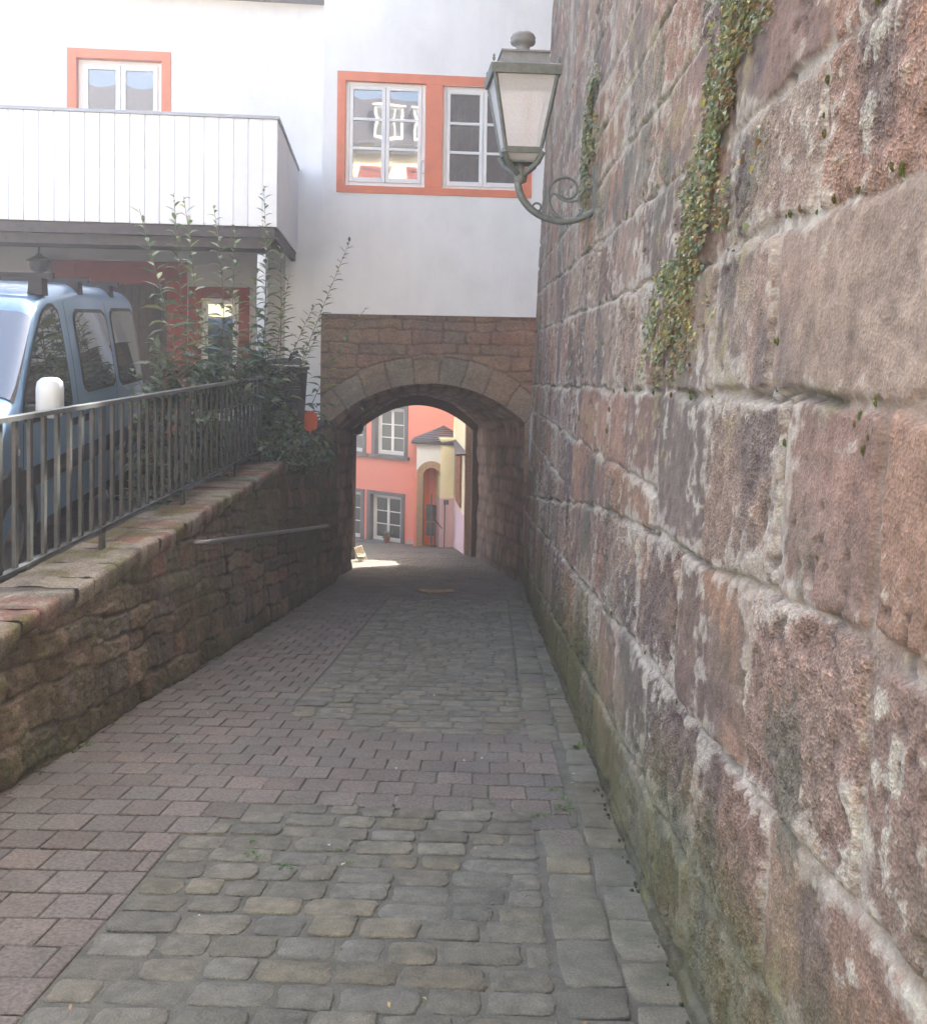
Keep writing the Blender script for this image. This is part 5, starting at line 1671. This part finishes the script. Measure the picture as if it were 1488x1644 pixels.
for i in range(46):
    px, py = rw_.uniform(-2.3, 0.62), rw_.choice((rw_.uniform(2.6, 8), rw_.uniform(2.6, 14)))
    g = rw_.choice(((0.42, 0.30, 0.10), (0.34, 0.2, 0.09), (0.5, 0.47, 0.40), (0.55, 0.53, 0.5), (0.30, 0.16, 0.08)))
    leaf(lt, (px, py, lane_z(px, py) + 0.008), (math.cos(i * 2.4), math.sin(i * 2.4), 0.1), rw_.uniform(0.010, 0.028), rw_.uniform(0.008, 0.016), rw_, g, droop=0.1)
tag(lt.build('leaf_litter', M['leaf']), 'scattered dry leaf fragments and crumbs on the paving', 'leaf litter', kind='stuff')
# curved piece of pale stone lying in front of the passage
mb = MB(); c = []
for i in range(11):
    a = i / 10
    x = lerp(-0.98, -0.44, a); y = 14.15 - 0.22 * math.sin(math.pi * a)
    c.append((x, y, gz(y) + 0.022))
mb.tube(c, [0.016] + [0.03] * 9 + [0.016], 6)
tag(mb.build('stone_edging', M['stick']), 'slim curved sandstone edging piece set in the ground just before the passage', 'edging')
# ================================================================== beyond the passage
# --- orange house: front runs obliquely, its left end farther away
ON = math.hypot(1, 0.58)


def O(X, z, d=0.0):
    return (X + 0.58 / ON * d, 24.73 - 0.58 * X + d / ON, z)


oh = empty('orange_house', tuple(O(-3, -4.4, 1)))
tag(oh, 'salmon orange house with dark grey window frames seen through the archway', 'house')
ow = [(-3.125, -2.245, -1.71, -0.37), (-3.245, -2.31, -4.20, -2.86), (-4.55, -3.50, -1.71, -0.37), (-4.55, -3.54, -4.22, -2.86)]
mb = MB(); rv = MB()
holed_wall(mb, O, -8.0, -0.2, -5.6, 1.0, ow, 0.0, 0.22, rv)
mb.add([O(-8, 1.0, 0), O(-0.2, 1.0, 0), O(-0.2, 1.0, 5), O(-8, 1.0, 5)], [(0, 1, 2, 3)])
mb.add([O(-0.2, -5.6, 0), O(-0.2, -5.6, 5), O(-0.2, 1.0, 5), O(-0.2, 1.0, 0)], [(0, 1, 2, 3)])
mb.build('wall', M['orange'], oh)
mb = MB(); mb.fbox(O, -8.2, 0.0, 1.004, 1.12, -0.25, 5.2)
mb.build('roof', M['slate'], oh)
for i, (a, b, c, d) in enumerate(ow):
    t = 0.10; tr_ = MB()
    tr_.bevbox(O, a - t, a, c, d, -0.03, 0.004, 0.004); tr_.bevbox(O, b, b + t, c, d, -0.03, 0.004, 0.004)
    tr_.bevbox(O, a - t, b + t, d, d + 0.10, -0.03, 0.004, 0.004)
    tr_.bevbox(O, a - t - 0.06, b + t + 0.06, c - 0.10, c, -0.09, 0.004, 0.004)
    tr_.add(rv.v[16 * i:16 * i + 16], [[k - 16 * i for k in f] for f in rv.f[4 * i:4 * i + 4]])
    tr_.build('window_surround', M['greytrim'], oh)
    sash_window(oh, O, a, b, c + 0.003, d, 0.14, 2, 3, fw=0.075, sw=0.03, bar=0.028, glass='glassroom', bulge=0.001)
    g = MB(); g.fbox(O, a - .05, b + .05, c - .05, d + .05, 0.23, 0.26); g.build('room_dark_board', M['black'], oh)
mb = MB(); mb.fbox(O, -2.15, -1.93, -4.30, -4.05, -0.012, 0.0); mb.build('plinth', M['beige'], oh)

# flower pot on the lower sill
fp = empty('flower_pot', tuple(O(-2.72, -4.20, -0.05)))
tag(fp, 'small terracotta flower pot with a green plant on the orange house window sill', 'flower pot')
pc = O(-2.72, -4.195, -0.03)
mb = MB(); mb.lathe(pc, [(0.0, 0), (0.07, 0), (0.098, 0.15), (0.108, 0.15), (0.108, 0.185), (0.092, 0.185), (0.085, 0.16), (0, 0.16)], 16); mb.build('pot', M['pot'], fp)
lf, st = MB(), MB(); bush(lf, st, (pc[0], pc[1], pc[2] + 0.16), (0.12, 0.12, 0.2), 16, random.Random(4), 0.07, 0.04, (0.10, 0.16, 0.06)); lf.build('leaves', M['leaf'], fp)

# --- white porch with slate roof over an arched opening
pr_ = empty('porch', (-1.4, 25.2, -4.0))
tag(pr_, 'little white arched porch with a slate roof between the orange and yellow houses', 'porch')
PF = lambda X, z, d=0.0: (X, 24.98 + d, z)
ax, az, ar = -1.42, -2.08, 0.40
mb = MB(); pts = []
n = 20
top = -1.23
arc = [(ax - ar * math.cos(math.pi * i / n), az + ar * math.sin(math.pi * i / n)) for i in range(n + 1)]
for i in range(n):
    (xa, za), (xb, zb) = arc[i], arc[i + 1]
    mb.add([PF(xa, za), PF(xb, zb), PF(xb, top), PF(xa, top)], [(0, 1, 2, 3)])
mb.add([PF(-1.80, -2.0, 0.001), PF(-1.80, top, 0.001), PF(-1.80, top, 0.9), PF(-1.80, -2.0, 0.9)], [(0, 1, 2, 3)])
mb.add([PF(-0.99, az, 0), PF(-0.6, az, 0), PF(-0.6, top, 0), PF(-0.99, top, 0)], [(0, 1, 2, 3)])
mb.build('gable_wall', M['white'], pr_)
mb = MB()   # orange flank left of the arch and back wall inside
mb.fbox(PF, -1.88, -1.803, -4.3, -1.9, 0.0, 0.9)
mb.build('flank', M['orange'], pr_)
mb = MB(); mb.fbox(PF, -1.80, -0.6, -4.3, -1.4, 0.62, 0.72); mb.build('inner_backing', M['orange2'], pr_)
mb = MB(); mb.tint = (0.40, 0.27, 0.165)
seg = 18
inner, outer = 0.22, 0.398
vs = []
prof = [(ax - r_ * math.cos(t), az + r_ * math.sin(t)) for r_ in (inner, outer) for t in [math.pi * i / seg for i in range(seg + 1)]]
m = seg + 1
for d_ in (0.008, 0.55):
    vs += [PF(x, z, d_) for x, z in prof]
fs = []
for i in range(seg):
    fs += [(i, m + i, m + i + 1, i + 1), (i, i + 1, 2 * m + i + 1, 2 * m + i)]
mb.add(vs, fs)
mb.fbox(PF, ax - outer, ax - inner, -4.3, az, 0.008, 0.55)
mb.build('stone_arch', M['archstone'], pr_)
mb = MB(); mb.tint = (1, 1, 1)
# hipped roof
e0, e1, bk_ = -1.96, -0.5, 0.95
mb.hexa([PF(e0, -1.20, -0.14), PF(e1, -1.24, -0.14), PF(e1, -1.24, bk_), PF(e0, -1.20, bk_), PF(e0, -1.15, -0.14), PF(e1, -1.19, -0.14), PF(e1, -1.19, bk_), PF(e0, -1.15, bk_)])
ap = PF(-1.05, -0.72, 0.45); ap2 = PF(-0.5, -0.75, 0.45)
A_, B_, C_, D_ = PF(e0 - .02, -1.148, -0.16), PF(e1, -1.188, -0.16), PF(e1, -1.188, bk_), PF(e0 - .02, -1.148, bk_)
nr_ = 9
rs_ = random.Random(3)
for k in range(nr_):     # slate courses
    t0, t1 = k / nr_, (k + 1) / nr_
    l0, l1 = Vector(A_).lerp(Vector(ap), t0), Vector(A_).lerp(Vector(ap), t1)
    r0, r1 = Vector(B_).lerp(Vector(ap2), t0), Vector(B_).lerp(Vector(ap2), t1)
    x = 0.0
    while x < 1:
        w = min(0.075, 1 - x); q = rs_.uniform(0.6, 1.5); mb.tint = (q, q, q * 1.05)
        p = [l0.lerp(r0, x), l0.lerp(r0, x + w), l1.lerp(r1, x + w), l1.lerp(r1, x)]
        up_ = Vector((0, -0.006, 0.012))
        mb.add([p[0] + up_, p[1] + up_, p[2], p[3]], [(0, 1, 2, 3)]); x += 0.075
mb.tint = (1, 1, 1)
mb.add([D_, A_, ap, ap2, C_], [(0, 1, 2), (0, 2, 3, 4)])
mb.build('roof', M['slate'], pr_)

# --- yellow house on the right with pink plinth and shutters
yh = empty('yellow_house', (-0.3, 24, -4.0))
tag(yh, 'yellow house with pink plinth and brown shutters beyond the right side of the passage', 'house')
Apt = (-1.145, 24.85); Bpt = (-0.79, 24.95); Cpt = (-0.40, 22.0)


def lin(p, q):
    L_ = math.hypot(q[0] - p[0], q[1] - p[1]); ux, uy = (q[0] - p[0]) / L_, (q[1] - p[1]) / L_
    def f(u, z, d=0.0):
        return (p[0] + ux * u - uy * d, p[1] + uy * u + ux * d, z)
    return f, L_


FA, LA = lin(Apt, Bpt); FS, LS = lin(Bpt, Cpt)
mb = MB()
mb.fbox(FA, 0, LA, -2.66, -1.10, 0.0, 1.2)
holed_wall(mb, FS, 0.002, LS, -2.66, 0.10, [(0.10, 0.62, -2.55, -1.30)], 0.0, 0.12)
mb.prism([(-0.845, 25.0), (2.5, 25.0), (2.5, 26.6), (-0.845, 26.6)], -1.2, 0.6)
mb.add([FS(0, 0.10, 0), FS(LS, 0.10, 0), (3.0, 22.0, 0.10), (3.0, 25, 0.10)], [(0, 1, 2, 3)])
mb.build('wall', M['yellow'], yh)
mb = MB(); mb.tint = (0.46, 0.32, 0.24); mb.hexa([FS(LS - 0.16, -4.2, -0.05), FS(LS, -4.2, -0.05), (3, 22.0, -4.2), (3, 22.2, -4.2), FS(LS - 0.16, 0.1, -0.05), FS(LS, 0.1, -0.05), (3, 22.0, 0.1), (3, 22.2, 0.1)]); mb.build('stone_quoin', M['archstone'], yh)
mb = MB(); mb.fbox(FA, -0.05, LA + 0.03, -1.10, -1.035, -0.06, 1.2); mb.fbox(FA, -0.02, LA + 0.01, -1.14, -1.103, -0.03, 1.2)
mb.build('cornice', M['yellow'], yh)
mb = MB(); mb.fbox(FA, -0.01, LA, -4.4, -2.663, -0.02, 1.2); mb.fbox(FS, 0.0, LS, -4.4, -2.663, -0.02, 0.3)
mb.build('plinth', M['pink'], yh)
x = 0.14
for (a, b) in ((0.66, 1.22), (1.24, 1.80)):
    mb = MB(); mb.fbox(FS, a, b, -2.60, -1.28, -0.045, -0.01)
    for i in range(14):
        z = -2.54 + i * 0.09
        mb.fbox(FS, a + 0.05, b - 0.05, z, z + 0.05, -0.062, -0.046)
    mb.build('shutter', M['shutter'], yh)
mb = MB(); mb.fbox(FS, 0.10, 0.62, -2.55, -1.30, 0.10, 0.12); mb.build('pane', M['glassroom'], yh)
mb = MB()
for a, b, c, d in ((0.04, 0.10, -2.6, -1.25), (0.62, 0.655, -2.6, -1.25), (0.10, 0.62, -1.30, -1.24), (0.10, 0.62, -2.61, -2.55)):
    mb.fbox(FS, a, b, c, d, -0.02, 0.01)
mb.build('window_surround', M['beige'], yh)
mb = MB(); mb.hexa([(-0.79, 24.95, -1.10), FS(LS, -1.14, 0.0), FS(LS, -1.14, -0.28), (-0.84, 24.7, -1.14), (-0.79, 24.95, -1.07), FS(LS, -1.10, 0.0), FS(LS, -1.11, -0.28), (-0.84, 24.7, -1.11)])
mb.build('canopy', M['slate'], yh)
mb = MB(); mb.tube([FA(0.10, -4.3, -0.04), FA(0.10, -2.78, -0.04)], 0.018, 6); mb.build('pipe', M['greytrim'], yh)
for u in (0.10, 0.17):
    mb = MB(); mb.fbox(FA, u - 0.025, u + 0.025, -2.82, -2.70, -0.08, -0.025); mb.build('wall_box', M['greytrim'], yh)

# --- road sign seen from behind
rsn = empty('road_sign', (-1.38, 24.6, gz(24.6)))
tag(rsn, 'grey road sign post with two plates seen from behind in front of the porch', 'road sign')
mb = MB(); mb.tube([(-1.385, 24.62, gz(24.62) - 0.05), (-1.385, 24.62, -2.50)], 0.022, 8); mb.build('post', M['steel'], rsn)
mb = MB(); mb.bevbox(lambda u, z, d: (u, 24.66 + d, z), -1.53, -1.26, -3.24, -2.80, 0, 0.02, 0.006); mb.build('plate', M['sign'], rsn)
mb = MB(); mb.bevbox(lambda u, z, d: (u, 24.66 + d, z), -1.52, -1.30, -3.63, -3.28, 0, 0.02, 0.006); mb.build('plate', M['sign'], rsn)
for z in (-2.9, -3.15, -3.38, -3.55):
    mb = MB(); mb.box(-1.425, -1.345, 24.63, 24.659, z - 0.015, z + 0.015); mb.build('clamp', M['steel'], rsn)
# slim rail by the porch
mb = MB(); mb.tube([(-1.30, 24.7, -3.2), (-1.10, 24.75, -3.45)], 0.014, 6); mb.tube([(-1.28, 24.71, -3.22), (-1.28, 24.71, gz(24.7))], 0.012, 6)
tag(mb.build('step_rail', M['black']), 'short dark handrail beside the porch steps behind the road sign', 'handrail')

# slatted wooden frame catching the sun by the passage exit
mb = MB()
for i in range(5):
    x = -2.62 + i * 0.03
    mb.hexa([(x, 19.6 + i * 0.05, gz(19.7)), (x + 0.02, 19.6 + i * 0.05, gz(19.7)), (x + 0.02, 19.64 + i * 0.05, gz(19.7)), (x, 19.64 + i * 0.05, gz(19.7)),
             (x - 0.13, 19.7 + i * 0.05, gz(19.7) + 0.28), (x - 0.11, 19.7 + i * 0.05, gz(19.7) + 0.28), (x - 0.11, 19.74 + i * 0.05, gz(19.7) + 0.28), (x - 0.13, 19.74 + i * 0.05, gz(19.7) + 0.28)])
mb.box(-2.70, -2.52, 19.62, 19.90, gz(19.7) + 0.09, gz(19.7) + 0.115)
tag(mb.build('wooden_rack', M['straw']), 'small slatted wooden rack leaning in the sun at the left of the passage exit', 'rack')

# ================================================================== the house behind the photographer (seen mirrored in the panes)
rh = empty('upper_house', (2, -14, 2.2))
tag(rh, 'cream house with dark roof and white dormers up the lane behind the viewpoint', 'house')
RF = lambda X, z, d=0.0: (X, -12.0 - d, z)
mb = MB(); hs = []
for x in np.arange(-9, 10, 2.3):
    hs.append((x, x + 1.0, 7.6, 9.2)); hs.append((x, x + 1.0, 4.0, 5.8))
rv = MB(); holed_wall(mb, lambda u, z, d=0.0: RF(-u, z, d), -12, 11, 1.0, 10.1, hs, 0, 0.15, rv); mb.build('wall', M['yellow'], rh)
su = MB()
for (a, b, c, d) in hs:
    for q in ((a - .18, a, c - .18, d + .2), (b, b + .18, c - .18, d + .2), (a, b, d, d + .2), (a, b, c - .18, c)):
        su.fbox(lambda u, z, d=0.0: RF(-u, z, d), *q, -0.02, 0.01)
    su.fbox(lambda u, z, d=0.0: RF(-u, z, d), a, b, c, d, 0.10, 0.13)
su.build('window_surround', M['red'], rh)
mb = MB(); mb.hexa([RF(-12, 10.0, -0.5), RF(13, 10.0, -0.5), RF(13, 13.1, 3.2), RF(-12, 13.1, 3.2), RF(-12, 10.2, -0.5), RF(13, 10.2, -0.5), RF(13, 13.3, 3.2), RF(-12, 13.3, 3.2)])
mb.build('roof', M['slate'], rh)
for x in (-5.5, -2.6, 0.1, 1.9, 4.4, 8.5):
    mb = MB(); mb.fbox(RF, x - 0.55, x + 0.55, 10.4, 12.0, -0.1, 1.6); mb.fbox(RF, x - 0.7, x + 0.7, 12.0, 12.12, -0.25, 1.8)
    dm = mb.build('dormer', M['frame'], rh)
    mb = MB(); mb.fbox(RF, x - 0.42, x - 0.04, 10.7, 11.85, -0.115, -0.101); mb.fbox(RF, x + 0.04, x + 0.42, 10.7, 11.85, -0.115, -0.101); mb.build('pane', M['glassroom'], dm)

# ================================================================== light, sky, camera
EL, AZ = math.radians(40.5), math.radians(20)
wd_ = bpy.data.worlds.new("World"); sc.world = wd_; wd_.use_nodes = True
nt = wd_.node_tree
sky = nt.nodes.new('ShaderNodeTexSky'); sky.sky_type = 'NISHITA'; sky.sun_disc = False
sky.sun_elevation = EL; sky.sun_rotation = AZ; sky.air_density = 1.0; sky.dust_density = 5.0; sky.ozone_density = 1.0
bg = nt.nodes['Background']; bg.inputs['Strength'].default_value = 0.15
nt.links.new(sky.outputs[0], bg.inputs['Color'])
sd = bpy.data.lights.new('sun', 'SUN'); sd.energy = 4.6; sd.angle = math.radians(0.5); sd.color = (1.0, 0.95, 0.87)
so = bpy.data.objects.new('sun', sd); col.objects.link(so)
sv = Vector((math.sin(AZ) * math.cos(EL), math.cos(AZ) * math.cos(EL), math.sin(EL)))
so.rotation_euler = (-sv).to_track_quat('-Z', 'Y').to_euler(); so.location = sv * 60

cd = bpy.data.cameras.new('camera'); cam = bpy.data.objects.new('camera', cd); col.objects.link(cam); sc.camera = cam
F_, CX_, CY_, PITCH, ROLL, VPX = 1500., 744., 599., math.radians(2.06), 0.016, 780.
yaw = math.atan((VPX - CX_) / F_)
r0 = Vector((math.cos(yaw), math.sin(yaw), 0)); fw = Vector((-math.sin(yaw), math.cos(yaw), 0)); up = Vector((0, 0, 1))
fw2 = fw * math.cos(PITCH) - up * math.sin(PITCH); up2 = up * math.cos(PITCH) + fw * math.sin(PITCH)
r3 = r0 * math.cos(ROLL) + up2 * math.sin(ROLL); up3 = up2 * math.cos(ROLL) - r0 * math.sin(ROLL)
m = Matrix((r3, up3, -fw2)).transposed().to_4x4(); m.translation = Vector((0, 0, 1.6)); cam.matrix_world = m
cd.sensor_fit = 'VERTICAL'; cd.sensor_height = 24.0
cd.lens = F_ / 1644 * 24.0
cd.shift_x = (744 - CX_) / 1644; cd.shift_y = -(822 - CY_) / 1644
cd.clip_start = 0.05; cd.clip_end = 1500
sc.view_settings.view_transform = 'Standard'; sc.view_settings.look = 'None'
sc.view_settings.exposure = 2.75; sc.view_settings.gamma = 1.0
sc.render.engine = 'CYCLES'
sc.cycles.max_bounces = 10; sc.cycles.diffuse_bounces = 6; sc.cycles.use_denoising = True
sc.cycles.sample_clamp_indirect = 8.0
# ================================================================== thin bright volume added to stand in for veiling lens glare
m = bpy.data.materials.new('lens_veil_air'); m.use_nodes = True; nt = m.node_tree
nt.nodes.remove(nt.nodes['Principled BSDF'])
pv = nt.nodes.new('ShaderNodeVolumePrincipled'); pv.inputs['Color'].default_value = (0.96, 0.97, 1, 1)
pv.inputs['Density'].default_value = 0.0065; pv.inputs['Anisotropy'].default_value = 0.55
nt.links.new(pv.outputs[0], nt.nodes['Material Output'].inputs['Volume'])
mb = MB(); mb.box(-221, 221, -201, 401, -6.6, 14.5)
hz = mb.build('lens_veil', m); hz['kind'] = 'stuff'
sc.cycles.volume_bounces = 2
